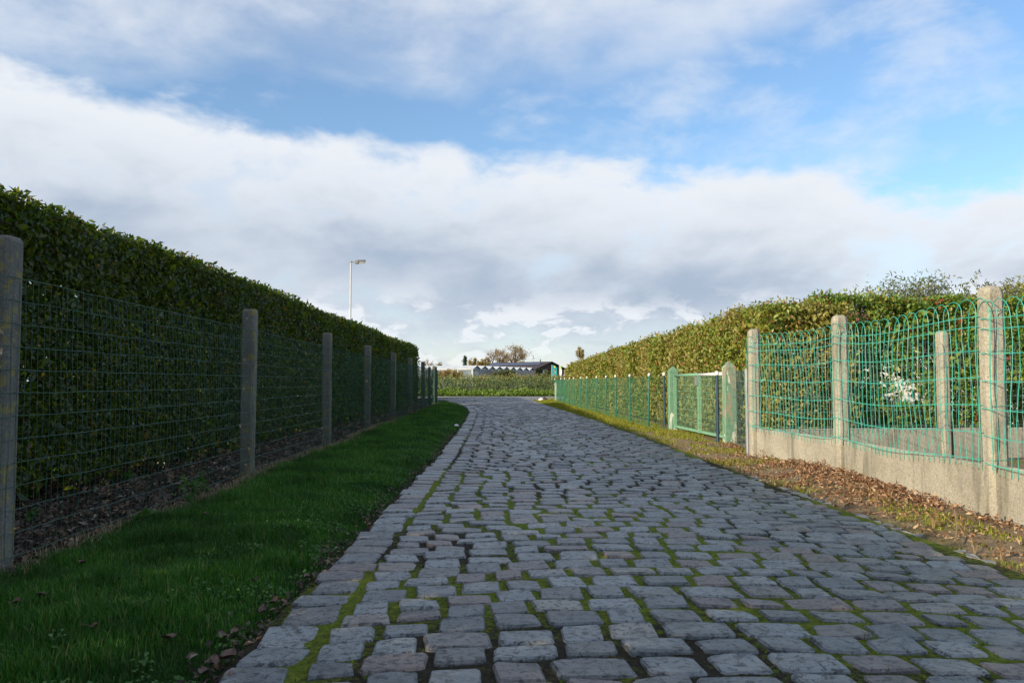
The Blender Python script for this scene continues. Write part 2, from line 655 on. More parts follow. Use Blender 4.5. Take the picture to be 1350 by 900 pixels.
MAT['autumn'] = leaf_mat('autumn_hedge_leaf', [(0, (0.09, 0.16, 0.022)), (0.4, (0.19, 0.25, 0.038)), (0.68, (0.29, 0.31, 0.055)), (0.86, (0.36, 0.29, 0.075)), (0.95, (0.30, 0.16, 0.06)), (1, (0.30, 0.08, 0.05))],
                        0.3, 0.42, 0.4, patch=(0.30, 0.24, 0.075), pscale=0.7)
MAT['garden_leaf'] = leaf_mat('garden_hedge_leaf', [(0, (0.07, 0.14, 0.02)), (0.4, (0.15, 0.24, 0.035)), (0.75, (0.20, 0.26, 0.04)), (0.93, (0.3, 0.3, 0.07)), (0.97, (0.32, 0.12, 0.06)), (1, (0.36, 0.08, 0.05))],
                             0.3, 0.38, 0.45)
MAT['olive_leaf'] = leaf_mat('olive_leaf', [(0, (0.06, 0.08, 0.03)), (0.6, (0.13, 0.15, 0.06)), (1, (0.2, 0.19, 0.08))], 0.25, 0.5, 0.3)
MAT['crop'] = leaf_mat('crop_leaf', [(0, (0.06, 0.10, 0.035)), (0.5, (0.12, 0.165, 0.06)), (1, (0.20, 0.22, 0.09))], 0.25, 0.6, 0.2)
MAT['crop_tip'] = leaf_mat('crop_tip', [(0, (0.16, 0.19, 0.06)), (0.7, (0.24, 0.21, 0.07)), (1, (0.3, 0.17, 0.06))], 0.25, 0.6, 0.2)
MAT['ditch'] = leaf_mat('ditch_leaf', [(0, (0.06, 0.12, 0.012)), (0.6, (0.12, 0.20, 0.025)), (1, (0.22, 0.27, 0.05))], 0.3, 0.5, 0.3)
MAT['weed'] = leaf_mat('weed_leaf', [(0, (0.03, 0.09, 0.012)), (1, (0.07, 0.16, 0.025))], 0.35, 0.5, 0.3)
MAT['litter'] = leaf_mat('dead_leaf', [(0, (0.11, 0.052, 0.028)), (0.4, (0.24, 0.125, 0.066)), (0.7, (0.38, 0.22, 0.12)), (1, (0.48, 0.36, 0.23))], 0.15, 0.7, 0.2, tint=(1.1, 0.9, 0.6))
MAT['litter_grey'] = leaf_mat('old_leaf_mulch', [(0, (0.035, 0.026, 0.02)), (0.45, (0.085, 0.065, 0.052)), (0.8, (0.17, 0.135, 0.11)), (0.93, (0.20, 0.10, 0.05)), (1, (0.34, 0.30, 0.26))], 0.1, 0.75, 0.2, tint=(1, 0.9, 0.7))
MAT['rusty_tree'] = leaf_mat('rusty_tree_leaf', [(0, (0.17, 0.10, 0.05)), (0.6, (0.27, 0.18, 0.08)), (1, (0.36, 0.26, 0.10))], 0.3, 0.7, 0.2)
MAT['yellow_tree'] = leaf_mat('yellow_tree_leaf', [(0, (0.26, 0.20, 0.07)), (0.6, (0.38, 0.30, 0.11)), (1, (0.46, 0.38, 0.15))], 0.3, 0.7, 0.2)
MAT['conifer'] = leaf_mat('conifer_leaf', [(0, (0.012, 0.03, 0.014)), (1, (0.035, 0.06, 0.028))], 0.1, 0.7, 0.2)


def ground_mat(name, soil, moss=None, mlo=0.5, mhi=0.62, mscale=2.5, pebbles=0.4):
    M = Mat(name)
    p = M.position()
    c = M.ramp(M.noise(p, 22, 6, 0.7), [(0.3, tuple(x * 0.55 for x in soil)), (0.6, soil), (0.8, tuple(min(1, x * 1.5) for x in soil))])
    if moss:
        f = M.ramp(M.noise(p, mscale, 7, 0.7), [(mlo, 0.0), (mhi, 0.9)])
        c = M.mix(f, c, M.ramp(M.noise(p, 50, 5, 0.7), [(0.3, tuple(x * 0.55 for x in moss)), (0.7, moss)]))
    if pebbles:
        v = M.voronoi(p, 48.0)
        c = M.mix(M.ramp(v, [(0.10, pebbles), (0.17, 0.0)]), c, tuple(min(1, x * 3.0) for x in soil))
    M.color(c)
    M.rough(0.95)
    M.spec(0.15)
    M.bump(M.noise(p, 70, 6, 0.75), 0.9, 0.02)
    return M.m


MAT['verge'] = ground_mat('verge_soil', (0.27, 0.205, 0.13), (0.22, 0.225, 0.04), 0.50, 0.64, 1.6, 0.5)
MAT['mulch'] = ground_mat('mulch_soil', (0.05, 0.038, 0.03), None, pebbles=0.5)
MAT['lawn'] = ground_mat('lawn_soil', (0.022, 0.035, 0.010), (0.02, 0.06, 0.008), 0.35, 0.5, 6, 0.0)
MAT['field'] = ground_mat('field_soil', (0.10, 0.085, 0.05), (0.09, 0.12, 0.04), 0.45, 0.6, 0.15, 0.0)

# ------------------------------------------------------------------ layout of the lane (metres, read off the ground plane)
XL_T = [(-4, -0.85), (9, -0.85), (13.6, -0.95), (18, -1.06), (22, -1.2), (26, -1.5), (30, -2.0), (35, -2.85), (39, -3.75), (42, -4.6)]
XR_T = [(-4, 2.3), (3, 2.24), (6, 2.12), (12, 2.02), (17, 1.85), (23, 1.58), (29, 1.25), (35, 1.0), (38, 1.1), (40, 1.6), (42, 2.4)]
XF_T = [(-6, -2.2), (3.5, -2.275), (7, -2.36), (10.4, -2.45), (14, -2.58), (17.5, -2.66), (21, -2.74), (25, -2.82), (31, -3.0), (42, -3.3)]   # left fence


def XL(y): return lerp_tab(XL_T, y)
def XR(y): return lerp_tab(XR_T, y)
def XF(y): return lerp_tab(XF_T, y)


def crown(x, y):
    l, r = XL(y), XR(y)
    u = (x - (l + r) / 2) / ((r - l) / 2)
    return 0.055 * max(0.0, 1 - u * u)


# green garden fence on the right: a line drifting towards the lane
def XG(y): return 2.94 - 0.0285 * y


# ------------------------------------------------------------------ the ground
def sheet(name, xs, ys, zf, mat, attr=None):
    """xs(y)->(x0,x1,n); regular strips along y with a height function"""
    n = xs(ys[0])[2]
    V, A = [], []
    for y in ys:
        x0, x1, _ = xs(y)
        for i in range(n):
            x = x0 + (x1 - x0) * i / (n - 1)
            V.append((x, y, zf(x, y)))
            if attr:
                A.append(attr(x, y))
    V = np.array(V)
    r, cidx = np.meshgrid(np.arange(len(ys) - 1), np.arange(n - 1), indexing='ij')
    a = (r * n + cidx).ravel()
    Fc = np.stack([a, a + 1, a + n + 1, a + n], 1)
    return np_obj(name, V, Fc, mat, attrs={'moss': A} if attr else None, smooth=True)


def ysteps(y0, y1, d0, g):
    ys, y, d = [y0], y0, d0
    while y < y1:
        y = min(y1, y + d)
        ys.append(y)
        d *= g
    return ys


gm = MB()
S = 2500
gm.add([(-S, -S, -0.16), (S, -S, -0.16), (S, S, -0.16), (-S, S, -0.16)], [(0, 1, 2, 3)])
tag(gm.build('ground', MAT['field']), kind='structure')


def moss_amt(x, y):
    m = 0.50 + 0.55 * fbm(x * 0.9 + 5, y * 0.7, 2.0, 3)
    m += 0.16 * math.exp(-((x - 0.5) / 0.8) ** 2) + 0.10 * math.exp(-((x - XL(y) - 0.24) / 0.08) ** 2) - 0.35 * math.exp(-((x - XL(y)) / 0.07) ** 2)
    m += 0.14 * max(0, 1 - (y - 2) / 4.0) - 0.10 * min(1, max(0, (y - 5) / 8.0))
    m += 0.16 * math.exp(-((XR(y) - x) / 0.5) ** 2)
    return m


road = thing('cobbled_road', (0, 0, 0), None, None)
tag(road, kind='structure')
bed = sheet('joint_bed', lambda y: (XL(y) - 0.01, XR(y) + 0.06, 120),
            ysteps(0.6, 42.3, 0.022, 1.006),
            lambda x, y: crown(x, y) - 0.0055 + 0.0035 * fbm(x * 28, y * 28, 0, 2) + 0.004 * max(-0.5, moss_amt(x, y) - 0.5) * 2,
            MAT['joint'], moss_amt)
bed.parent = road


# setts ------------------------------------------------------------
def sett_mesh(name, mat):
    """unit sett: 1 x 1 footprint, 10-sided worn outline, domed top"""
    def j(s): return random.uniform(-s, s)
    ol = [(-0.5, -0.38), (-0.445, -0.485), (0.0, -0.51), (0.445, -0.485), (0.5, -0.38), (0.5, 0.38), (0.445, 0.485), (0.0, 0.51), (-0.445, 0.485), (-0.5, 0.38)]
    sk = j(0.07)
    tp = j(0.05)
    ol = [(x + sk * y + 0.03 * j(1) * (abs(y) > 0.45), y * (1 + tp * 2 * x)) for x, y in ol]
    ol = [(x + j(0.026), y + j(0.045)) for x, y in ol]
    tilt = (j(0.008), j(0.008))
    inner = [(x * 0.92 + j(0.015), y * 0.88 + j(0.025), 0.0035 + j(0.0015) + tilt[0] * x + tilt[1] * y) for x, y in ol]
    edge_ = [(x, y, -0.004 + j(0.0015) + tilt[0] * x + tilt[1] * y) for x, y in ol]
    bot = [(x * 1.03, y * 1.03, -0.05) for x, y in ol]
    m = MB()
    n = len(ol)
    vs = inner + edge_ + bot
    fs = [tuple(range(n))]
    for i in range(n):
        k = (i + 1) % n
        fs.append((n + i, n + k, k, i))
        fs.append((2 * n + i, 2 * n + k, n + k, n + i))
    m.add(vs, fs)
    return m.mesh(name, mat, smooth=False)


VAR = [sett_mesh('sett_shape', MAT['sett']) for _ in range(22)]
VARD = [(np.array([v.co[:] for v in me.vertices]), [tuple(p.vertices) for p in me.polygons]) for me in VAR]

setts = []     # (x, y, z, rz, length, width, variant)
gaps = []      # joints, for moss
y = 0.9
row = 0
while y < 41.6:
    pitch = random.uniform(0.142, 0.168)
    x0, x1 = XL(y) + 0.228, XR(y) - 0.01
    x = x0 + random.uniform(0.0, 0.03)
    prev = 0
    while x < x1 - 0.07:
        ln = random.choice((1, 1, 1, 0.85, 1.2)) * random.uniform(0.168, 0.212)
        if x + ln > x1:
            ln = x1 - x
            if ln < 0.09:
                break
        cx = x + ln / 2
        bow = -0.040 * (cx - 1.15) ** 2
        wob = 0.022 * math.sin(cx * 2.1 + row * 0.05) + 0.03 * fbm(cx * 0.5, y * 0.25, 9, 2)
        cy = y + bow + wob + random.uniform(-0.006, 0.006)
        slope = -0.08 * (cx - 1.15) + 0.01 * random.uniform(-1, 1)
        gx, gy = random.uniform(0.016, 0.040), random.uniform(0.015, 0.026)
        if y > 13:                     # the turn to the left swings the courses round
            slope += min(0.5, (y - 13) * 0.010)
            cy += (cx - 0.6) * min(0.5, (y - 13) * 0.010)
        z = crown(cx, cy) + 0.002 + random.uniform(-0.003, 0.003) + 0.003 * fbm(cx * 1.2, cy * 1.2, 4, 2)
        if cy < 41.8:
            setts.append((cx, cy, z, math.atan(slope) + random.uniform(-0.015, 0.015), ln - gx, pitch - gy, random.randrange(22)))
            gaps.append((cx, cy, ln, pitch, slope))
        x += ln
    y += pitch
    row += 1
# the edge course along the left side, laid lengthwise
y = 1.0
while y < 41:
    ln = random.uniform(0.15, 0.24)
    cx = XL(y) + 0.12 + random.uniform(-0.015, 0.015)
    dxdy = (XL(y + 0.3) - XL(y - 0.3)) / 0.6
    setts.append((cx, y + ln / 2, crown(cx, y) + 0.004 + random.uniform(-0.003, 0.004), -math.atan(dxdy) + random.uniform(-0.05, 0.05),
                  random.uniform(0.17, 0.215), ln - random.uniform(0.012, 0.03), random.randrange(22)))
    gaps.append((cx, y + ln / 2, 0.22, ln, 0))
    y += ln


def projected(s):
    x, y, z = s[0], s[1], s[2]
    cp, sp = math.cos(PITCH), math.sin(PITCH)
    d = y * cp + (z - EYE) * sp
    if d < 0.5:
        return -1
    u = 675 + F * x / d
    v = 450 - F * ((z - EYE) * cp - y * sp) / d
    if u < -30 or u > 1380 or v > 925:
        return -1
    return s[4] * s[5] / d ** 3


setts.sort(key=projected, reverse=True)
for s in setts[:300]:
    me = VAR[s[6]]
    o = bpy.data.objects.new('sett', me)
    o.parent = road
    o.location = s[:3]
    o.rotation_euler = (0, 0, s[3] + (math.pi if random.random() < 0.5 else 0))
    o.scale = (s[4], s[5], 1)
    COL.objects.link(o)
V, Fq, Fn, n0 = [], [], [], 0
sv, sf, cnt = [], [], 0
for s in setts[300:]:
    vv, ff = VARD[s[6]]
    ca, sa = math.cos(s[3]), math.sin(s[3])
    q = vv * np.array([s[4], s[5], 1])
    sv.append(np.stack([q[:, 0] * ca - q[:, 1] * sa + s[0], q[:, 0] * sa + q[:, 1] * ca + s[1], q[:, 2] + s[2]], 1))
    sf.extend([tuple(i + cnt for i in f) for f in ff])
    cnt += len(vv)
me = bpy.data.meshes.new('setts')
me.from_pydata(np.concatenate(sv).tolist(), [], sf)
me.materials.append(MAT['setts'])
o = bpy.data.objects.new('setts', me)
o.parent = road
COL.objects.link(o)
tag(o, kind='stuff')

# flush concrete kerb pieces showing along the right edge
y = 2.5
for ln, show in ((0.55, 1), (0.4, 1), (0.3, 0), (0.3, 1), (0.35, 0), (0.3, 1), (0.45, 1), (0.4, 0), (0.3, 1), (0.4, 1), (0.2, 1), (0.45, 0), (0.3, 1)):
    if show:
        xa, xb = XR(y) + 0.075, XR(y + ln) + 0.075
        m = MB()
        k = 8
        tl, tr = [], []
        for i in range(k + 1):
            yy = y + 0.015 + (ln - 0.03) * i / k
            xx = xa + (xb - xa) * i / k
            tl.append((xx - 0.035 + random.uniform(-0.02, 0.02), yy, -0.002 + random.uniform(-0.006, 0.004)))
            tr.append((xx + 0.025 + random.uniform(-0.035, 0.03), yy, 0.0 + random.uniform(-0.010, 0.004)))
        ring = tl + tr[::-1]
        m.rings([[(a, b, -0.08) for a, b, c_ in ring], ring])
        m.build('kerbstone', MAT['kerb'], road)
    y += ln

# moss and small weeds in the joints -------------------------------
pts = []
for (cx, cy, ln, pitch, sl) in gaps:
    if cy > 9 or cy < 1.6:
        continue
    m = moss_amt(cx, cy)
    dens_ = max(0.0, (m - 0.28)) * (1.0 if cy < 4.5 else 0.55)
    for _ in range(int(150 * dens_)):
        if random.random() < 0.62:     # course joint
            t = random.uniform(-0.5, 0.5)
            px_, py_ = cx + t * ln, cy + sl * t * ln - pitch / 2 + random.gauss(0, 0.011)
        else:                          # end joint
            t = random.uniform(-0.5, 0.5)
            px_, py_ = cx - ln / 2 + random.gauss(0, 0.010), cy + t * pitch - sl * ln / 2
        if moss_amt(px_, py_) + 0.35 * fbm(px_ * 9, py_ * 9, 3, 2) < 0.48:
            continue
        pts.append((px_, py_, crown(px_, py_) - 0.012))
pts = np.array(pts)
nm = len(pts)
V1, F1 = leaves(pts, np.tile([0, 0, 1.0], (nm, 1)), RNG.uniform(0.007, 0.016, nm), RNG.uniform(0.004, 0.008, nm), (0, 0, 0.7), 0.9)
o = np_obj('moss', V1, F1, MAT['moss'])
tag(o, 'yellow green moss growing in the joints of the cobbles', 'moss', kind='stuff')
idx = RNG.choice(nm, 1500)
V1, F1 = blades(pts[idx] + RNG.normal(0, 0.004, (1500, 3)) * [1, 1, 0], RNG.uniform(0.015, 0.04, 1500), 0.0025, 0.8)
tag(np_obj('joint_grass', V1, F1, MAT['grass']), 'tiny grass shoots sprouting between the cobbles', 'grass', kind='stuff')


# left verge: lawn strip then a mulch bed under the hedge ------------
def XM(y): return XF(y) + 0.16 + 0.06 * math.sin(y * 1.9) * math.sin(y * 0.63 + 1)


def z_lawn(x, y):
    e = XL(y)
    t = min(1.0, max(0.0, (e - x) / 0.35))
    return -0.025 + 0.055 * t * t * (3 - 2 * t) + 0.02 * fbm(x * 1.6, y * 1.6, 1, 3)


sheet('lawn', lambda y: (XM(y) - 0.05, XL(y) + 0.06, 22), ysteps(-1.5, 40.6, 0.07, 1.012), z_lawn, MAT['lawn'])['kind'] = 'structure'


def z_mulch(x, y):
    return 0.012 + 0.03 * fbm(x * 3.2, y * 3.2, 6, 3)


sheet('mulch_bed', lambda y: (-5.4, XM(y) + 0.03, 40), ysteps(-6, 41, 0.08, 1.012), z_mulch, MAT['mulch'])['kind'] = 'structure'


# right verge
def XRV(y):   # outer limit of the right verge
    if y < 8.9:
        return 3.02
    return 3.30 if y < 13.5 else XG(y) + 0.35


def z_verge(x, y):
    t = min(1.0, max(0.0, (x - XR(y) - 0.05) / 0.4))
    heap = 0.045 * math.exp(-((y - 7.3) / 1.2) ** 2) * math.exp(-((x - 2.85) / 0.28) ** 2)
    return -0.03 + 0.04 * t + 0.015 * fbm(x * 5, y * 5, 2, 3) + heap + 0.008 * fbm(x * 22, y * 22, 5, 2)


sheet('verge', lambda y: (XR(y) + 0.035, XRV(y), 44), ysteps(1.2, 39.5, 0.03, 1.008), z_verge, MAT['verge'])['kind'] = 'structure'
m = MB()
m.add([(3.0, 0, -0.02), (14, 0, -0.02), (14, 9.35, -0.02), (3.0, 8.95, -0.02)], [(0, 1, 2, 3)])
m.add([(2.4, 8.96, -0.035), (14, 9.36, -0.035), (14, 40, -0.035), (1.9, 40, -0.035)], [(0, 1, 2, 3)])
tag(m.build('garden_ground', MAT['verge']), kind='structure')

# the street across the end of the lane, the ditch bank and the field
m = MB()
m.add([(-60, 39.6, -0.006), (60, 40.4, -0.006), (60, 47.6, -0.006), (-60, 47.0, -0.006)], [(0, 1, 2, 3)])
tag(m.build('cross_street', MAT['asphalt']), kind='structure')
m = MB()
m.add([(-80, 46.9, -0.012), (80, 47.5, -0.012), (80, 300, -0.012), (-80, 300, -0.012)], [(0, 1, 2, 3)])
tag(m.build('field', MAT['field']), kind='structure')


# ------------------------------------------------------------------ hedges
def hedge_points(n, x_front, thick, y0, y1, h, face, zlow=0.16, along_x=False, wave=0.05, sh_in=0.10, seed=0, xfun=None):
    """points in the shell of a clipped hedge; face: 'front','top','back','end0','end1','in'
    local frame: u along the hedge, v across (0 = the front face, positive inwards), z up"""
    u = RNG.uniform(y0, y1, n)
    dep = np.abs(RNG.normal(0, sh_in, n)) - 0.02
    z = RNG.uniform(zlow, h, n)
    v = RNG.uniform(0, thick, n)
    N = np.zeros((n, 3))
    wv = wave * (np.sin(u * 1.7 + seed) * 0.5 + np.sin(u * 4.1 + z * 2.3 + seed * 2) * 0.35 + np.sin(u * 9.3 - z * 5 + v * 4 + seed) * 0.25)
    if face == 'front':
        v = dep + wv + 0.10 * np.clip((z - h + 0.2) / 0.2, 0, 1) ** 2
        N[:, 1] = -1
    elif face == 'back':
        v = thick - dep + wv
        N[:, 1] = 1
    elif face == 'top':
        z = h - dep + wv * 0.7
        N[:, 2] = 1
    elif face == 'end0':
        u = y0 + dep + wv
        N[:, 0] = -1
    elif face == 'end1':
        u = y1 - dep + wv
        N[:, 0] = 1
    return u, v, z, N


def hedge_foliage(xfront_of, thick, y0, y1, h_of, dens_of, leaf, mat_unused=None, mirror=1, zlow=0.16, wave=0.05, seed=0, holes=(), shoots=0.5, sh_in=0.10, nspread=0.75, shoot_h=0.06):
    """hedge running along y; road-side face at xfront_of(u); mirror=-1: the body lies at smaller x"""
    out = []
    nseg = max(1, int((y1 - y0) / 2.0))
    for k in range(nseg):
        a, b = y0 + (y1 - y0) * k / nseg, y0 + (y1 - y0) * (k + 1) / nseg
        d, ls = dens_of((a + b) / 2)
        h = h_of((a + b) / 2)
        L0, W0 = leaf[0] * ls, leaf[1] * ls
        jobs = [('front', d * (b - a) * (h - zlow)), ('top', d * 0.9 * (b - a) * thick), ('back', d * 0.45 * (b - a) * (h - zlow)), ('in', d * 0.34 * (b - a) * (h - zlow))]
        if k == 0:
            jobs.append(('end0', d * thick * (h - zlow)))
        if k == nseg - 1:
            jobs.append(('end1', d * thick * (h - zlow)))
        for face, n in jobs:
            n = int(n)
            if face in ('back', 'in'):
                u, v, z, N = hedge_points(n, 0, thick, a, b, h, face, 0.03, wave=wave, seed=seed, sh_in=sh_in)
            elif face in ('end0', 'end1'):
                u, v, z, N = hedge_points(n, 0, thick, y0, y1, h, face, zlow, wave=wave, seed=seed, sh_in=sh_in)
            else:
                u, v, z, N = hedge_points(n, 0, thick, a, b, h, face, zlow, wave=wave, seed=seed, sh_in=sh_in)
            hh = np.array([h_of(q) for q in u])
            z = z * hh / h
            if face == 'front':       # ragged lower fringe
                keep = z > zlow + 0.14 * np.abs(np.sin(u * 2.3 + seed) + 0.6 * np.sin(u * 5.1)) * RNG.uniform(0.3, 1, n)
                u, v, z, N = u[keep], v[keep], z[keep], N[keep]
            xf = np.array([xfront_of(q) for q in u])
            x = xf + mirror * v
            Pq = np.stack([x, u, z], 1)
            Nq = np.stack([mirror * N[:, 1], N[:, 0], N[:, 2]], 1)
            if holes:
                keep = np.ones(len(Pq), bool)
                for (hx, hy, hz, hr) in holes:
                    q = (Pq[:, 1] - hy) ** 2 + (Pq[:, 2] - hz) ** 2
                    keep &= q > (hr * RNG.uniform(0.85, 1.45, len(Pq))) ** 2
                Pq, Nq = Pq[keep], Nq[keep]
            n = len(Pq)
            if n == 0:
                continue
            sz = RNG.uniform(0.65, 1.25, n)
            big_ = 1.9 if face == 'in' else 1.0
            out.append(leaves(Pq, Nq, L0 * sz * big_, W0 * sz * big_, (0, 0, 0.25), nspread))
        ns = int(shoots * (b - a) * 26)
        if ns:                         # young shoots standing above the clipped top
            us = RNG.uniform(a, b, ns)
            vs = RNG.uniform(0.0, thick, ns)
            for q in range(ns):
                base = np.array([xfront_of(us[q]) + mirror * vs[q], us[q], h_of(us[q]) - 0.03])
                m_ = RNG.integers(3, 6)
                hh = RNG.uniform(0.3, 1.5) * shoot_h
                Pp = base + np.stack([RNG.normal(0, 0.012, m_), RNG.normal(0, 0.012, m_), np.linspace(0, hh, m_)], 1)
                out.append(leaves(Pp, np.tile([0, 0, 0.4], (m_, 1)), L0 * 0.95, W0 * 0.9, (0, 0, 0.8), 1.0))
    return join_np(out)


def stem_mesh(h, lean):
    m = MB()
    p0 = Vector((0, 0, -0.03))
    m.tube([p0, (lean * 0.3, 0.02, h * 0.4), (lean, -0.02, h)], [0.022, 0.017, 0.010], 6)
    for k in range(3):
        a = random.uniform(0, 6.28)
        m.tube([(lean * 0.3, 0.02, h * (0.3 + 0.12 * k)), (lean * 0.5 + 0.12 * math.cos(a), 0.12 * math.sin(a), h * (0.6 + 0.1 * k)), (lean + 0.2 * math.cos(a), 0.2 * math.sin(a), h)], [0.011, 0.008, 0.005], 5)
    return m.mesh('stem', MAT['bark'])


STEMS = [stem_mesh(1.5, random.uniform(-0.1, 0.1)) for _ in range(5)]


def XH(y): return -3.16 - 0.006 * y


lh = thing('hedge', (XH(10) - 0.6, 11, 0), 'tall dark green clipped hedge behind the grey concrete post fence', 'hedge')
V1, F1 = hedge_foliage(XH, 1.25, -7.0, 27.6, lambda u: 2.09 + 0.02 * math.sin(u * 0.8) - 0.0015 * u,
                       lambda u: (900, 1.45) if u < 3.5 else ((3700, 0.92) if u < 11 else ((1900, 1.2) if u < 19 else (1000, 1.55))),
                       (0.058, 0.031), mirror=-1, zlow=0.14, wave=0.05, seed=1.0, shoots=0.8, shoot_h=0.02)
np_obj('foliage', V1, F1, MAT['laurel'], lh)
for i in range(46):
    yy = -6.5 + i * 0.74 + random.uniform(-0.15, 0.15)
    link_mesh('stem', random.choice(STEMS), lh, (XH(yy) - random.uniform(0.35, 0.8), yy, 0), random.uniform(0, 6.28))

# unseen hedge added beyond the first one, shading the lane end and last fence posts
shade_hedge = thing('hedge', (-6.2, 36, 0), 'unseen dark clipped hedge added to shade the far end of the lane', 'hedge')
V1, F1 = hedge_foliage(lambda u: -4.5 - (u - 28) * 0.05, 1.2, 28.5, 40.4, lambda u: 2.1, lambda u: (800, 1.7), (0.066, 0.034), mirror=-1, zlow=0.1, seed=4.0, shoots=0.3)
np_obj('foliage', V1, F1, MAT['laurel'], shade_hedge)
for i in range(13):
    yy = 29.0 + i * 0.9
    link_mesh('stem', STEMS[i % 5], shade_hedge, (-5.2 - i * 0.045, yy, 0), i)


# right: hedge behind the green garden fence
def XA(u): return 3.46 - 0.0285 * u


def HA(u): return -0.04 + 0.05 * fbm(u * 0.9, 3.3, 1.0, 3) + lerp_tab([(9, 1.83), (11, 1.86), (13, 1.83), (14.5, 1.79), (19, 1.78), (24, 1.70), (30, 1.62), (35, 1.56)], u) + 0.02 * math.sin(u * 2.3) + 0.015 * math.sin(u * 5.7)


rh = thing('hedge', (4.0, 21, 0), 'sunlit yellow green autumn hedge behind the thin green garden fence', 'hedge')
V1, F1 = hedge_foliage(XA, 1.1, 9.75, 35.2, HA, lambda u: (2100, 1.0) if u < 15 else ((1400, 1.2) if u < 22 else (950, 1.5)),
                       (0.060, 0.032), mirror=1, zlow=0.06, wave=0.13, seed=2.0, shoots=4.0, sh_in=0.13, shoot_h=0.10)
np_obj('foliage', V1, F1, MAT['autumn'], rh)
for i in range(34):
    yy = 10 + i * 0.74 + random.uniform(-0.2, 0.2)
    link_mesh('stem', random.choice(STEMS), rh, (XA(yy) + random.uniform(0.15, 0.5), yy, 0), random.uniform(0, 6.28))

# right: garden hedge behind the inner wall, running away from the lane; built along y then turned
gh_o = Vector((3.9, 9.95, 0))
gh = thing('hedge', gh_o, 'green leafy hedge with reddish tips behind the inner concrete wall', 'hedge')
holes = [(0, 0.60, 1.74, 0.10), (0, 0.90, 0.95, 0.09), (0, 1.26, 0.74, 0.13), (0, 1.12, 0.88, 0.10), (0, 1.02, 0.62, 0.09), (0, 1.38, 0.60, 0.09), (0, 1.55, 1.30, 0.15), (0, 1.62, 1.08, 0.10), (0, 2.63, 1.08, 0.12)]
Vg, Fg = hedge_foliage(lambda u: 0.0, 0.42, 0.0, 9.0, lambda u: 1.90 + 0.03 * math.sin(u * 3.1) + 0.02 * math.sin(u * 7.7), lambda u: (2300, 1.05) if u < 4.5 else (1200, 1.3),
                       (0.060, 0.030), mirror=1, zlow=0.25, wave=0.10, seed=5.0, shoots=5.0, sh_in=0.11, holes=holes, shoot_h=0.09)
# (x across, y along) -> along the inner wall
ga = math.atan2(0.28, 2.33)
Vx = gh_o.x + Vg[:, 1] * math.cos(ga) - Vg[:, 0] * math.sin(ga)
Vy = gh_o.y + Vg[:, 1] * math.sin(ga) + Vg[:, 0] * math.cos(ga)
np_obj('foliage', np.stack([Vx, Vy, Vg[:, 2]], 1), Fg, MAT['garden_leaf'], gh)
for i in range(13):
    t = 0.3 + i * 0.68
    link_mesh('stem', STEMS[i % 5], gh, (gh_o.x + t * math.cos(ga) - 0.3 * math.sin(ga), gh_o.y + t * math.sin(ga) + 0.3 * math.cos(ga), 0), i * 1.7)


# ------------------------------------------------------------------ posts and wire
def chamfer_ring(w, d, ch, z):
    a, b = w / 2, d / 2
    return [(-a + ch, -b, z), (a - ch, -b, z), (a, -b + ch, z), (a, b - ch, z), (a - ch, b, z), (-a + ch, b, z), (-a, b - ch, z), (-a, -b + ch, z)]


def post_mesh(w, h, ch, top, mat, d=None, tops=(0.93, 0.74, 0.52)):
    d = d or w
    m = MB()
    rr = [chamfer_ring(w, d, ch, -0.25)]
    for k in range(1, 6):
        q = chamfer_ring(w, d, ch, -0.25 + (h - top + 0.25) * k / 5)
        rr.append([(x + random.uniform(-0.0015, 0.0015), y_ + random.uniform(-0.0015, 0.0015), z_) for x, y_, z_ in q])
    rr.append(chamfer_ring(w * tops[0], d * tops[0], ch, h - top * 0.5))
    rr.append(chamfer_ring(w * tops[1], d * tops[1], ch * 0.8, h - top * 0.12))
    rr.append(chamfer_ring(w * tops[2], d * tops[2], ch * 0.6, h))
    m.rings(rr)
    return m.mesh('post', mat)


def wire_panel(p0, p1, z0, z1, dv, zs, r, sides=4, sag=0.012, seed=0.0, wob=0.004):
    """welded mesh between two ground points: verticals every dv, horizontals at zs"""
    m = MB()
    p0, p1 = Vector((p0[0], p0[1], 0)), Vector((p1[0], p1[1], 0))
    L = (p1 - p0).length
    d = (p1 - p0) / L
    nrm = Vector((-d.y, d.x, 0))

    def disp(t, z):
        s = math.sin(math.pi * t)
        return nrm * (0.02 * s * math.sin(z * 3.3 + seed) + wob * math.sin(t * 23 + z * 9 + seed)), -sag * s * (0.6 + 0.5 * math.sin(seed + z * 2.1)) + 0.003 * math.sin(t * 31 + z * 7 + seed)
    nv = int(L / dv)
    for i in range(nv + 1):
        t = (i + 0.5) / (nv + 1)
        pts_ = []
        for z in np.linspace(z0, z1, 5):
            o_, dz_ = disp(t, z)
            pts_.append(p0 + d * (L * t + 0.004 * math.sin(i * 3.7 + z * 5)) + o_ + Vector((0, 0, z + dz_)))
        m.tube(pts_, r, sides, False)
    for z in zs:
        pts_ = []
        k = max(6, int(L / 0.28))
        for i in range(k + 1):
            t = i / k
            o_, dz_ = disp(t, z)
            pts_.append(p0 + d * (L * t) + o_ + Vector((0, 0, z + dz_)))
        m.tube(pts_, r * 1.15, sides, False)
    return m


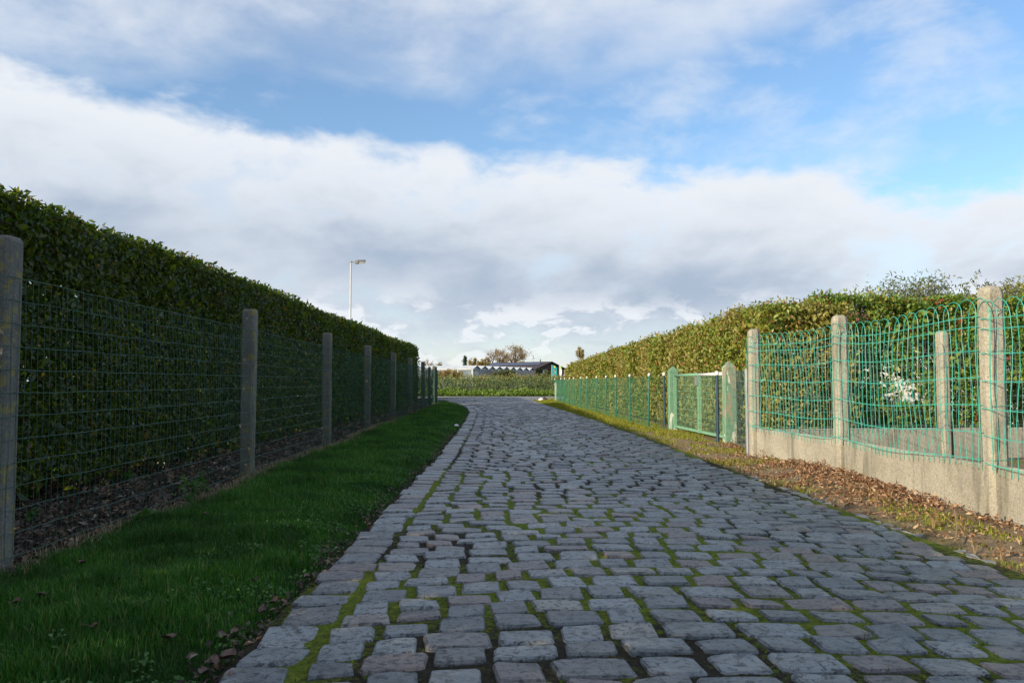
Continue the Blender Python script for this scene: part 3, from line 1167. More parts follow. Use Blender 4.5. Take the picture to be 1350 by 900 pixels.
# left fence: grey concrete posts, dark green welded mesh
lf = thing('wire_fence', (-2.5, 14, 0), 'dark green welded wire fence on grey concrete posts beside the grass', 'fence')
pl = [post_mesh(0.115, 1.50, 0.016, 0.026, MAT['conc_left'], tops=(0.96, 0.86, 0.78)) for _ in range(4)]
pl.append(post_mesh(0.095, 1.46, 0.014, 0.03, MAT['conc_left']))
PY = [-3.5, 0.0, 3.49, 7.03, 10.4, 14.0, 17.5, 21.2, 25.0, 27.6, 29.6, 31.1]
for i, yy in enumerate(PY):
    o = link_mesh('post', pl[i % 4] if i < 9 else pl[4], lf, (XF(yy), yy, 0 if i != 9 else -0.07), random.uniform(-0.04, 0.04))
    if i != 2:
        o.rotation_euler.x = random.uniform(-0.014, 0.014)
        o.rotation_euler.y = random.uniform(-0.014, 0.014)
for i in range(len(PY) - 1):
    a, b = PY[i], PY[i + 1]
    near = b < 12
    m = wire_panel((XF(a) + 0.062, a), (XF(b) + 0.062, b), 0.07, 1.32, 0.05, [0.08 + 0.103 * k for k in range(13)], 0.0013 if near else 0.0017, 4 if near else 3, 0.015, i * 1.3)
    tag(m.build('wire_mesh', MAT['wire_dark'], lf), kind='stuff')


# right: concrete plinth fence with hoop-topped turquoise mesh
def hoop_panel(p0, p1, zb, ztop, zs, pitch, r, seed=0.0, bulge=0.03):
    m = MB()
    p0, p1 = Vector((p0[0], p0[1], 0)), Vector((p1[0], p1[1], 0))
    L = (p1 - p0).length
    d = (p1 - p0) / L
    nrm = Vector((-d.y, d.x, 0))

    def pt(s, z):
        t = s / L
        e = math.sin(math.pi * min(1, max(0, t)))
        off = bulge * e * math.sin(z * 2.7 + seed) + 0.007 * math.sin(s * 6 + z * 8 + seed)
        return p0 + d * (s + 0.005 * math.sin(z * 11 + s * 14 + seed)) + nrm * off + Vector((0, 0, z + 0.012 * math.sin(s * 3.1 + seed) - 0.02 * e))
    n = int(round(L / pitch))
    wd = pitch * 1.5
    for k in range(n):
        s0 = k * pitch - pitch * 0.2
        sh = ztop - wd / 2
        pts_ = [pt(s0, z) for z in np.linspace(zb - 0.02, sh, 7)]
        for a in np.linspace(math.pi, 0, 9)[1:-1]:
            pts_.append(pt(s0 + wd / 2 + math.cos(a) * wd / 2, sh + math.sin(a) * wd / 2))
        pts_ += [pt(s0 + wd, z) for z in np.linspace(sh, zb - 0.02, 7)]
        m.tube(pts_, r, 5, True)
    for z in zs:
        for sgn in (0, 1):            # two wires twisted round each other
            k = int(L / 0.03)
            pts_ = []
            for i in range(k + 1):
                s = L * i / k
                a = s * 2 * math.pi / (pitch * 1.0) + sgn * math.pi
                pts_.append(pt(s, z) + nrm * (math.cos(a) * r * 1.4) + Vector((0, 0, math.sin(a) * r * 1.6)))
            m.tube(pts_, r * 0.75, 3, False)
    return m


def plinth(p0, p1, h, thick, inset, mat, parent, side):
    """precast slab slotted between two posts"""
    p0, p1 = Vector((p0[0], p0[1], 0)), Vector((p1[0], p1[1], 0))
    d = (p1 - p0).normalized()
    nrm = Vector((-d.y, d.x, 0)) * side
    a, b = p0 + d * 0.088 + nrm * inset, p1 - d * 0.035 + nrm * inset
    m = MB()
    n = 14
    rr = []
    for i in range(n + 1):
        q = a + (b - a) * (i / n)
        e = random.uniform(-0.003, 0.003)
        rr.append([q - nrm * thick / 2 + Vector((0, 0, -0.12)), q + nrm * thick / 2 + Vector((0, 0, -0.12)), q + nrm * thick / 2 + Vector((0, 0, h - 0.012 + e)),
                   q + nrm * (thick / 2 - 0.012) + Vector((0, 0, h + e)), q - nrm * (thick / 2 - 0.012) + Vector((0, 0, h + e)), q - nrm * thick / 2 + Vector((0, 0, h - 0.012 + e))])
    m.rings(rr)
    return m.build('plinth_panel', mat, parent)


wf = thing('plinth_fence', (2.95, 6.9, 0), 'turquoise hoop top wire fence on concrete plinth facing the lane', 'fence')
WP = [(2.74, 8.88), (2.95, 7.05), (3.00, 4.90), (2.98, 2.85)]
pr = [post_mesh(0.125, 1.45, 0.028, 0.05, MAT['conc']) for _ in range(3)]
for i, (x, y) in enumerate(WP):
    link_mesh('post', pr[i % 3], wf, (x, y, 0), -0.03 - 0.06 * (i == 0))
for i in range(3):
    a, b = WP[i], WP[i + 1]
    plinth(a, b, 0.34, 0.045, 0.004, MAT['plinth'], wf, 1)
    m = hoop_panel((a[0] - 0.075, a[1]), (b[0] - 0.075, b[1]), 0.33, 1.37, [0.36, 0.53, 0.70, 0.87, 1.04, 1.19, 1.255], 0.13, 0.0024, i * 2.1)
    tag(m.build('wire_mesh', MAT['wire_teal'], wf), kind='stuff')
# tie wires round the posts
for (x, y) in WP:
    for z in (0.37, 0.70, 1.04, 1.29):
        m = MB()
        r_ = 0.073
        m.tube([(x - r_, y - r_ * 0.95, z), (x + r_, y - r_, z + 0.008), (x + r_, y + r_, z - 0.006), (x - r_, y + r_, z)], 0.0016, 4)
        m.build('tie_wire', MAT['wire_teal'], wf)

bf = thing('plinth_fence', (6.0, 9.3, 0), 'grey weathered hoop wire fence on inner plinth in front of garden hedge', 'fence')
BP = [(2.92, 8.98), (5.05, 9.2), (7.3, 9.47), (9.6, 9.75)]
for i, (x, y) in enumerate(BP):
    if i:
        link_mesh('post', pr[i % 3], bf, (x, y, 0), ga)
for i in range(3):
    a, b = BP[i], BP[i + 1]
    plinth(a, b, 0.32, 0.045, -0.01, MAT['plinth'], bf, 1)
    m = hoop_panel((a[0] + 0.01, a[1] - 0.075), (b[0] + 0.01, b[1] - 0.075), 0.33, 1.33, [0.36, 0.53, 0.70, 0.87, 1.04, 1.20], 0.13, 0.0019, i * 1.1 + 4, 0.015)
    tag(m.build('wire_mesh', MAT['wire_grey'], bf), kind='stuff')

# green garden fence with thin steel posts
gf = thing('garden_fence', (2.3, 24, 0), 'low fine green mesh fence on thin steel posts with pale caps', 'fence')
GY = [35.2, 32.7, 30.8, 29.1, 27.4, 25.6, 23.7, 21.8, 20.0, 18.2, 16.4, 14.55]
m = MB()
m.rings([[(0.019 * math.cos(a), 0.019 * math.sin(a), z) for a in np.linspace(0, 2 * math.pi, 8, endpoint=False)] for z in (-0.2, 0.3, 0.7, 0.985)])
GP = m.mesh('post', MAT['steel_green'], smooth=True)
m = MB()
m.rings([[(q * math.cos(a), q * math.sin(a), z) for a in np.linspace(0, 2 * math.pi, 8, endpoint=False)] for q, z in ((0.024, 0.960), (0.025, 1.0), (0.018, 1.012), (0.006, 1.016))])
GC = m.mesh('cap', MAT['white'], smooth=True)
for yy in GY:
    o = link_mesh('post', GP, gf, (XG(yy), yy, 0))
    tl = random.uniform(-0.03, 0.03)
    o.rotation_euler.y = tl
    cap = bpy.data.objects.new('cap', GC)
    cap.parent = o
    COL.objects.link(cap)
seq = GY + [13.95]
for i in range(len(seq) - 1):
    a, b = seq[i], seq[i + 1]
    xb = XG(b) if i < len(seq) - 2 else 2.74
    m = wire_panel((XG(a) - 0.03, a), (xb - 0.02, b), 0.04, 0.95, 0.05, [0.05 + 0.075 * k for k in range(13)], 0.0017, 3, 0.01, i * 0.7)
    tag(m.build('wire_mesh', MAT['wire_green'], gf), kind='stuff')
# white painted end board by the last green post
m = MB()
m.rings([[(1.95 + sx * w, 35.0 + sy * 0.03, z) for sx, sy in ((-1, -1), (1, -1), (1, 1), (-1, 1))] for z, w in ((-0.1, 0.035), (0.4, 0.04), (0.78, 0.045), (0.84, 0.03))])
tag(m.build('marker_post', MAT['white'], origin=(1.95, 35.0, 0)), 'short white painted marker post at the far end of the green fence', 'post')

# gate and its posts -------------------------------------------------
GA, GB = Vector((2.84, 13.85, 0)), Vector((3.00, 10.85, 0))
gd = (GB - GA).normalized()
gn = Vector((-gd.y, gd.x, 0))
for P_, w, h, lab in ((GA, 0.165, 1.13, 'green painted concrete gate post with white flaking edge beside the garden fence'),
                      (GB, 0.165, 1.14, 'green gate post with big patches of bare concrete beside the stone wall')):
    m = MB()
    rr = [chamfer_ring(w, w, 0.010, z) for z in (-0.2, 0.3, 0.7, h - 0.085)]
    rr.append(chamfer_ring(w * 0.12, w * 0.12, 0.004, h))
    m.rings([[(P_.x + a, P_.y + b, c_) for a, b, c_ in q] for q in rr])
    tag(m.build('gate_post', MAT['peel'] if P_ is GA else MAT['peel_more'], origin=P_), lab, 'gate post', 'posts of the green gate')
g0, g1 = GA + gd * 0.13, GB - gd * 0.19
for half, lab in ((0, 'green tube gate leaf with wire infill hung on the far gate post'), (1, 'gate leaf with white top rail next to the peeling post')):
    a = g0 + (g1 - g0) * (0.54 * half) + gd * (0.012 if half else 0)
    b = g0 + (g1 - g0) * (0.54 if half == 0 else 1.0) - gd * (0.012 if half == 0 else 0)
    t = thing('gate_leaf', ((a.x + b.x) / 2, (a.y + b.y) / 2, 0.06), lab, 'gate', 'leaves of the green gate')
    for nm, p, q in (('stile', a, a), ('stile', b, b)):
        m = MB()
        m.beam(p + Vector((0, 0, 0.06)), p + Vector((0, 0, 0.99)), 0.045, 0.045, Vector((0, 1, 0)))
        m.build(nm, MAT['gate_green'], t)
    m = MB()
    m.beam(a + gd * 0.024 + Vector((0, 0, 0.085)), b - gd * 0.024 + Vector((0, 0, 0.085)), 0.04, 0.04)
    m.build('bottom_rail', MAT['gate_green'], t)
    m = MB()
    m.tube([a + gd * 0.024 + Vector((0, 0, 0.962)), b - gd * 0.024 + Vector((0, 0, 0.968))], 0.024, 10)
    m.build('top_rail', MAT['white'] if half else MAT['gate_green'], t, True)
    m = wire_panel(a + gd * 0.02, b - gd * 0.02, 0.09, 0.95, 0.055, [0.10 + 0.10 * k for k in range(9)], 0.0022, 4, 0.0, half * 2.0, 0.003)
    tag(m.build('wire_mesh', MAT['gate_green'], t), kind='stuff')
    if half:
        m = MB()
        m.box((a.x - 0.05, a.y - 0.02, 0.80), (a.x - 0.02, a.y + 0.10, 0.93))
        m.build('latch', MAT['galv'], t)
for P_, lab, hh in ((GA - gd * 0.14 + gn * -0.125, 'dark blue steel stake with pale cap beside the far gate post', 1.0), (GB - gd * 0.14 + gn * -0.125, 'dark blue steel stake between gate leaf and peeling post', 0.98)):
    t = thing('stake', P_, lab, 'stake')
    m = MB()
    m.tube([P_ + Vector((0, 0, -0.1)), P_ + Vector((0, 0, hh))], 0.022, 8)
    m.build('shaft', MAT['steel_blue'], t, False)
    m = MB()
    m.tube([P_ + Vector((0, 0, hh - 0.03)), P_ + Vector((0, 0, hh + 0.015)), P_ + Vector((0, 0, hh + 0.025))], [0.027, 0.027, 0.012], 8)
    m.build('cap', MAT['white'], t)
# short wire piece between the gate and the corner post
t = thing('wire_fence', (2.9, 9.8, 0), 'short span of plain wire between peeling gate post and corner post', 'fence')
m = wire_panel((GB.x, GB.y - 0.1), (2.76, 9.02), 0.05, 1.0, 0.10, [0.06 + 0.1 * k for k in range(10)], 0.0018, 4, 0.01, 3)
tag(m.build('wire_mesh', MAT['wire_grey'], t), kind='stuff')
m = MB()
m.tube([(2.72, 9.10, -0.1), (2.715, 9.10, 1.0)], 0.020, 8)
m.build('post', MAT['galv'], t)

# ------------------------------------------------------------------ grass, litter, weeds
gp = []
for y0, y1, dn in ((1.2, 5.0, 15000), (5.0, 9.0, 8000), (9.0, 16.0, 3600), (16, 40.4, 1500)):
    n = int(dn * (y1 - y0) * 1.6)
    yy = RNG.uniform(y0, y1, n)
    xl = np.interp(yy, *zip(*XL_T))
    xf = np.interp(yy, *zip(*XF_T)) + 0.16 + 0.06 * np.sin(yy * 1.9) * np.sin(yy * 0.63 + 1) + RNG.normal(0, 0.03, n)
    t = RNG.uniform(0, 1, n)
    xx = xf + 0.02 + (xl + 0.03 - xf) * t
    rag = 0.10 + 0.07 * np.sin(yy * 2.7) * np.sin(yy * 1.1) + 0.04 * np.sin(yy * 7.3 + xx * 5)
    keep = RNG.uniform(0, 1, n) < np.clip((xl + 0.13 - rag - xx) / 0.16, 0.12, 1)
    gp.append(np.stack([xx[keep], yy[keep]], 1))
gp = np.concatenate(gp)
gz = np.array([z_lawn(x, y) for x, y in gp])
tt = (np.interp(gp[:, 1], *zip(*XL_T)) - gp[:, 0])
clump = np.array([fbm(x * 3.5, y * 3.5, 8, 2) for x, y in gp])
gh_ = (0.026 + 0.034 * np.clip(tt / 0.5, 0, 1)) * RNG.uniform(0.55, 1.3, len(gp)) * (1 + 0.45 * clump)
gw = 0.0030 + 0.00035 * np.clip(gp[:, 1] - 3, 0, 30)
V1, F1 = blades(np.column_stack([gp, gz - 0.005]), gh_, gw, 0.75)
tag(np_obj('grass', V1, F1, MAT['grass']), 'dark green mown grass strip between cobbles and concrete post fence', 'grass', kind='stuff')
n = 5200
yy = RNG.uniform(2.0, 16, n)
xx = np.interp(yy, *zip(*XF_T)) + 0.15 + 0.06 * np.sin(yy * 1.9) * np.sin(yy * 0.63 + 1) + RNG.normal(0, 0.05, n)
V1, F1 = blades(np.column_stack([xx, yy, [z_lawn(a, b) for a, b in zip(xx, yy)]]), RNG.uniform(0.03, 0.09, n), 0.003, 1.2)
tag(np_obj('dry_grass', V1, F1, MAT['straw']), 'pale dry grass fringe along the foot of the concrete post fence', 'grass', kind='stuff')

n = 9000
yy = 1.6 + 14 * RNG.uniform(0, 1, n) ** 1.5
xx = np.interp(yy, *zip(*XL_T)) - 0.05 - np.abs(RNG.normal(0, 0.30, n))
kk = np.array([fbm(a * 2.2, b * 2.2, 14, 3) for a, b in zip(xx, yy)]) > 0.02
xx, yy = xx[kk], yy[kk]
zz = np.array([z_lawn(a, b) for a, b in zip(xx, yy)]) + RNG.uniform(0.018, 0.045, len(xx))
V1, F1 = leaves(np.column_stack([xx, yy, zz]), np.tile([0.2, -0.3, 1.0], (len(xx), 1)), RNG.uniform(0.010, 0.022, len(xx)), RNG.uniform(0.009, 0.017, len(xx)), (0, 0, 0), 0.4)
tag(np_obj('clover', V1, F1, leaf_mat('clover_leaf', [(0, (0.03, 0.09, 0.015)), (0.8, (0.06, 0.15, 0.03)), (1, (0.12, 0.22, 0.07))], 0.3, 0.6, 0.3)), 'patches of small clover leaves in the grass near the cobbles', 'clover', kind='stuff')

# mulch of old leaves under the dark hedge
n = 30000
yy = 2.0 + (RNG.uniform(0, 1, n) ** 1.6) * 26
xx = np.interp(yy, *zip(*XF_T)) + 0.22 - RNG.uniform(0, 1.6, n)
zz = np.array([z_mulch(a, b) for a, b in zip(xx, yy)]) + RNG.uniform(0.002, 0.025, n)
V1, F1 = leaves(np.column_stack([xx, yy, zz]), np.tile([0, 0, 1.0], (n, 1)), RNG.uniform(0.02, 0.075, n), RNG.uniform(0.012, 0.035, n), (0, 0, 0), 0.45, 0.2, 0.1)
tag(np_obj('leaf_mulch', V1, F1, MAT['litter_grey']), 'grey brown mulch of old leaves under the dark hedge', 'leaf litter', kind='stuff')

# dry leaf litter along the stone wall
pts = []
for _ in range(46000):
    y = random.uniform(2.6, 10.8)
    x = random.uniform(XR(y) + 0.03, 2.95 if y < 8.9 else 3.05)
    w = 0.09 + 1.0 * math.exp(-((y - 6.8) / 1.3) ** 2) * min(1, max(0.12, (x - 2.25) / 0.4))
    w += 0.35 * math.exp(-((x - 2.93) / 0.10) ** 2)
    if random.random() < w * (0.55 + 0.9 * fbm(x * 3, y * 3, 1, 2)):
        pts.append((x, y, z_verge(x, y) + random.uniform(0.003, 0.025 + 0.02 * (w > 0.7))))
pts = np.array(pts)
n = len(pts)
V1, F1 = leaves(pts, np.tile([-0.1, 0, 1.0], (n, 1)), RNG.uniform(0.014, 0.045, n), RNG.uniform(0.008, 0.022, n), (0, 0, 0), 0.6, 0.3, 0.2)
tag(np_obj('leaf_litter', V1, F1, MAT['litter']), 'heap of dry brown leaves along the foot of the concrete plinth', 'leaf litter', kind='stuff')

# low yellow green moss and grass on the right verge
pts = []
for _ in range(60000):
    y = 3 + 36.3 * random.random() ** 1.25
    x0, x1 = XR(y) + 0.0, min(XRV(y), 3.1)
    x = random.uniform(x0, x1)
    w = 0.22 if y < 8 else (0.4 if y < 12 else 0.95)
    if fbm(x * 2.5, y * 1.5, 7, 3) + w > 0.45:
        pts.append((x, y, z_verge(x, y) - 0.003))
pts = np.array(pts)
n = len(pts)
V1, F1 = blades(pts, RNG.uniform(0.012, 0.035, n) * (1 + 0.02 * pts[:, 1]), 0.003 + 0.0006 * pts[:, 1], 1.0)
tag(np_obj('verge_moss', V1, F1, MAT['verge_grass']), 'yellow green mossy turf between cobbles and green garden fence', 'moss', kind='stuff')

# dry weeds on the sunlit verge
n = 0
WS = [(1085, 625), (1100, 640), (1120, 650), (1062, 640), (1135, 660), (1155, 668), (1230, 695), (1270, 705), (1285, 725), (1020, 625), (1175, 660), (1320, 735), (1005, 610), (880, 583), (893, 588)]
for i, (px, py) in enumerate(WS):
    d = ray(px, py)
    tq = -EYE / d.z
    b = Vector((d.x * tq, d.y * tq, 0))
    if b.x < XR(b.y) + 0.08:
        b.x = XR(b.y) + 0.12
    b.z = z_verge(b.x, b.y)
    t = thing('dry_weed', b, 'thin rusty dry weed standing on the leafy verge by the concrete wall' if py > 600 else 'tall pale dry stalk on the mossy verge before the green gate', 'weed',
              'dry weeds on the verge' if py > 600 else 'dry stalks by the gate')
    m = MB()
    H_ = random.uniform(0.07, 0.14) if py > 600 else 0.28
    tipl = []
    for k in range(4 if py > 600 else 2):
        a = random.uniform(0, 6.28)
        le = random.uniform(0.1, 0.5)
        hh = H_ * random.uniform(0.6, 1)
        q = [b + Vector((0, 0, -0.01)), b + Vector((math.cos(a) * le * hh * 0.3, math.sin(a) * le * hh * 0.3, hh * 0.5)), b + Vector((math.cos(a) * le * hh, math.sin(a) * le * hh, hh))]
        m.tube(q, [0.0022, 0.0018, 0.001], 4)
        for _ in range(9):
            f = random.uniform(0.4, 1)
            tipl.append(q[1].lerp(q[2], f) if f > 0.5 else q[0].lerp(q[1], f * 2))
    m.build('stalk', MAT['twig'], t)
    V1, F1 = leaves(np.array([p[:] for p in tipl]), np.tile([0, 0, 0.3], (len(tipl), 1)), RNG.uniform(0.012, 0.03, len(tipl)), 0.006, (0, 0, 0.4), 1.0)
    tag(np_obj('dry_leaf', V1, F1, MAT['litter'], t), kind='stuff')
# a long dry twig
m = MB()
m.tube([(2.36, 4.22, 0.012), (2.47, 4.40, 0.055), (2.56, 4.58, 0.11), (2.62, 4.68, 0.115)], [0.006, 0.005, 0.004, 0.002], 5)
m.tube([(2.47, 4.40, 0.055), (2.44, 4.50, 0.10)], [0.003, 0.001], 4)
tag(m.build('twig', MAT['twig'], origin=(2.36, 4.22, 0.0)), 'long bare dry twig lying across the leafy verge', 'twig')

# small green weeds in the mulch
for i, (px, py, hh, nl, lab) in enumerate([(245, 672, 0.20, 34, 'upright nettle like weed on the mulch before the second fence post'), (265, 660, 0.17, 20, 'slender leafy weed close beside the nettle like weed'),
                                           (185, 700, 0.09, 22, 'low spreading weed at the mulch edge in front of the grass'), (165, 640, 0.10, 26, 'low bushy weed inside the wire fence under the hedge'),
                                           (245, 610, 0.09, 16, 'small weed under the hedge where light shines through'), (40, 690, 0.06, 10, 'tiny weed on the mulch by the lichen covered post')]):
    d = ray(px, py)
    tq = -EYE / d.z
    b = Vector((d.x * tq, d.y * tq, 0.02))
    t = thing('weed', b, lab, 'weed')
    m = MB()
    lp = []
    for k in range(3):
        a = random.uniform(0, 6.28)
        q = b + Vector((math.cos(a) * hh * 0.45, math.sin(a) * hh * 0.45, hh * random.uniform(0.7, 1)))
        m.tube([b + Vector((0, 0, -0.02)), b.lerp(q, 0.5) + Vector((0, 0, 0.02)), q], [0.003, 0.0022, 0.0012], 4)
        for _ in range(nl // 2):
            lp.append(b.lerp(q, random.uniform(0.3, 1.02)) + Vector((random.gauss(0, 0.014), random.gauss(0, 0.014), 0)))
    m.build('stem', MAT['weed'], t)
    V1, F1 = leaves(np.array([p[:] for p in lp]), np.tile([0.1, -0.2, 0.9], (len(lp), 1)), RNG.uniform(0.03, 0.06, len(lp)), RNG.uniform(0.02, 0.035, len(lp)), (0, 0, 0.0), 0.45)
    np_obj('leaf', V1, F1, MAT['weed'], t)


# big fallen leaves on the grass and along the cobbles
def fallen_leaf(name, label, loc, L, W, rz, curl, group):
    m = MB()
    n = 7
    rows_ = []
    for i in range(n):
        t = i / (n - 1)
        w = W * math.sin(math.pi * min(1, 0.06 + t * 0.94)) ** 0.8 * (0.5 if i in (0, n - 1) else 1)
        rows_.append([(t * L - L / 2, s * w / 2, 0.006 + curl * (t - 0.4) ** 2 * L * 2 + abs(s) * W * 0.14 + 0.004 * math.sin(t * 9 + s)) for s in (-1, -0.5, 0, 0.5, 1)])
    vs = [p for r in rows_ for p in r]
    vs += [(a, b, c_ - 0.0012) for a, b, c_ in vs]
    fs = []
    nb = n * 5
    for i in range(n - 1):
        for k in range(4):
            a = i * 5 + k
            fs.append((a, a + 1, a + 6, a + 5))
            fs.append((nb + a, nb + a + 5, nb + a + 6, nb + a + 1))
    m.add(vs, fs)
    o = bpy.data.objects.new(name, m.mesh(name, MAT['big_leaf'], smooth=True))
    o.location = loc
    o.rotation_euler = (random.uniform(-0.1, 0.1), random.uniform(-0.1, 0.1), rz)
    COL.objects.link(o)
    return tag(o, label, 'fallen leaf', group)


MAT['big_leaf'] = plain('fallen_leaf_brown', (0.085, 0.045, 0.03), 0.6, 0, 0.5, 40)
for (px, py, L) in [(222, 852, 0.085), (300, 862, 0.10), (283, 868, 0.07), (295, 835, 0.07), (345, 802, 0.06), (360, 790, 0.055), (378, 790, 0.05), (405, 757, 0.06), (442, 700, 0.05), (381, 704, 0.05),
                    (108, 752, 0.07), (54, 800, 0.08), (20, 810, 0.07), (225, 716, 0.05), (270, 690, 0.05), (335, 770, 0.05), (310, 830, 0.06), (270, 882, 0.07), (120, 845, 0.06), (430, 725, 0.045), (505, 665, 0.05), (486, 690, 0.05)]:
    d = ray(px, py)
    tq = -(EYE - 0.02) / d.z
    b = Vector((d.x * tq, d.y * tq, 0))
    on = b.x < XL(b.y) - 0.12
    b.z = z_lawn(b.x, b.y) + 0.03 if on else crown(b.x, b.y) + 0.006
    L *= 0.8 if on else 1.0
    fallen_leaf('fallen_leaf', 'curled brown leaf lying in the grass strip' if on else 'curled brown leaf lying where the grass meets the cobbles', b, L, L * 0.48, random.uniform(0, 6.28), random.uniform(0.1, 0.5),
                'brown leaves in the grass' if on else 'brown leaves along the road edge')
# damp litter between grass and cobbles
pts = []
for _ in range(1500):
    y = 1.6 + 12 * random.random() ** 1.5
    x = XL(y) - 0.02 + random.gauss(0, 0.05)
    pts.append((x, y, z_lawn(min(x, XL(y)), y) + random.uniform(0.015, 0.03)))
pts = np.array(pts)
n = len(pts)
V1, F1 = leaves(pts, np.tile([0, 0, 1.0], (n, 1)), RNG.uniform(0.012, 0.045, n), RNG.uniform(0.008, 0.02, n), (0, 0, 0), 0.5, 0.3, 0.2)
tag(np_obj('leaf_litter', V1, F1, MAT['litter_grey']), 'dark damp leaf crumbs along the left edge of the cobbles', 'leaf litter', kind='stuff')


def crumple(name, loc, size, mat, label, cat, seed, group=None):
    import bmesh
    bm = bmesh.new()
    bmesh.ops.create_icosphere(bm, subdivisions=2, radius=1.0)
    for v in bm.verts:
        k = 1 + 0.45 * mnoise.noise(v.co * 1.6 + Vector((seed, seed * 2, 0)))
        v.co = Vector((v.co.x * size[0] * k, v.co.y * size[1] * k, max(-0.25, v.co.z) * size[2] * k))
    me_ = bpy.data.meshes.new(name)
    bm.to_mesh(me_)
    bm.free()
    me_.materials.append(mat)
    o = bpy.data.objects.new(name, me_)
    o.location = loc
    COL.objects.link(o)
    return tag(o, label, cat, group)


MAT['rock_dark'] = plain('dark_rock', (0.05, 0.045, 0.04), 0.9, 0, 0.4, 12, 0.5)
MAT['rock_pale'] = plain('pale_rock', (0.42, 0.36, 0.31), 0.9, 0, 0.3, 12, 0.5)
crumple('paper_scrap', (-1.03, 14.6, 0.045), (0.045, 0.03, 0.03), MAT['white'], 'crumpled white paper scrap on the edge of the grass strip', 'paper', 3.3)
crumple('stone', (1.34, 36.4, 0.02), (0.13, 0.10, 0.10), MAT['white'], 'white stone lying where the lane meets the cross street', 'stone', 1.0, 'stones at the lane end')
crumple('stone', (1.52, 36.5, 0.03), (0.09, 0.09, 0.15), MAT['rock_dark'], 'dark stone between the white and the pale stone at the lane end', 'stone', 2.0, 'stones at the lane end')
crumple('stone', (1.68, 36.6, 0.02), (0.12, 0.10, 0.08), MAT['rock_pale'], 'pale brownish stone beside the dark stone at the lane end', 'stone', 4.0, 'stones at the lane end')
# pebbles on the verge
pts = []
m = MB()
for _ in range(260):
    y = random.uniform(3.0, 13)
    x = random.uniform(XR(y) + 0.1, 2.95)
    r_ = random.uniform(0.004, 0.013)
    z = z_verge(x, y)
    m.add([(x - r_, y, z), (x, y - r_, z), (x + r_, y, z), (x, y + r_, z), (x + r_ * 0.2, y, z + r_ * 0.9)], [(0, 1, 4), (1, 2, 4), (2, 3, 4), (3, 0, 4)])
tag(m.build('pebbles', plain('pebble', (0.26, 0.22, 0.17), 0.9, 0, 0.3, 12)), 'small pale pebbles strewn over the sunlit verge', 'gravel', kind='stuff')

# ------------------------------------------------------------------ ditch plants and crop
n = 26000
yy = RNG.uniform(47.4, 50.2, n)
xx = RNG.uniform(-16, 14, n)
top = 0.22 + 0.10 * np.sin(xx * 2.1) * np.sin(xx * 0.7 + 1) + 0.08 * np.sin(yy * 3 + xx * 4)
zz = RNG.uniform(0, 1, n) ** 0.6 * top * np.clip((yy - 47.2) / 0.8, 0.25, 1)
V1, F1 = leaves(np.column_stack([xx, yy, zz]), np.tile([-0.3, -0.5, 0.6], (n, 1)), RNG.uniform(0.12, 0.26, n), RNG.uniform(0.07, 0.13, n), (0, 0, 0.4), 0.8)
tag(np_obj('ditch_plants', V1, F1, MAT['ditch']), 'bright green leafy weeds along the far side of the street', 'weeds', kind='stuff')
cp, ct = [], []
for r_ in range(12):
    y = 50.6 + r_ * 0.9
    for x in np.arange(-20, 18, 0.42):
        x += random.uniform(-0.1, 0.1)
        k = 34 if r_ < 3 else 16
        H_ = random.uniform(0.95, 1.22) * (1 + 0.06 * math.sin(x * 0.9 + r_))
        zz = RNG.uniform(0.05, 1, k) ** 0.8 * H_
        sp = 0.26 * (1.1 - 0.5 * zz / H_)
        cp.append(np.stack([x + RNG.normal(0, 1, k) * sp, y + RNG.normal(0, 1, k) * sp * 0.8, zz], 1))
        kt = 5
        ct.append(np.stack([x + RNG.normal(0, 0.14, kt), y + RNG.normal(0, 0.14, kt), H_ * RNG.uniform(0.9, 1.12, kt)], 1))
cp, ct = np.concatenate(cp), np.concatenate(ct)
crop_o = thing('crop', (0, 50, 0), None, None)
V1, F1 = join_np([leaves(cp, np.tile([-0.3, -0.5, 0.5], (len(cp), 1)), RNG.uniform(0.14, 0.30, len(cp)), RNG.uniform(0.035, 0.09, len(cp)), (0, 0, 0.9), 0.9)])
bpy.data.objects.remove(crop_o)
tag(np_obj('crop', V1, F1, MAT['crop']), 'tall grey green field crop in front of the greenhouse', 'crop', kind='stuff')
V1, F1 = leaves(ct, np.tile([-0.3, -0.5, 0.5], (len(ct), 1)), RNG.uniform(0.12, 0.26, len(ct)), RNG.uniform(0.03, 0.06, len(ct)), (0, 0, 1.2), 0.9)
tag(np_obj('crop_tops', V1, F1, MAT['crop_tip']), 'yellowing upper shoots of the tall field crop', 'crop', kind='stuff')

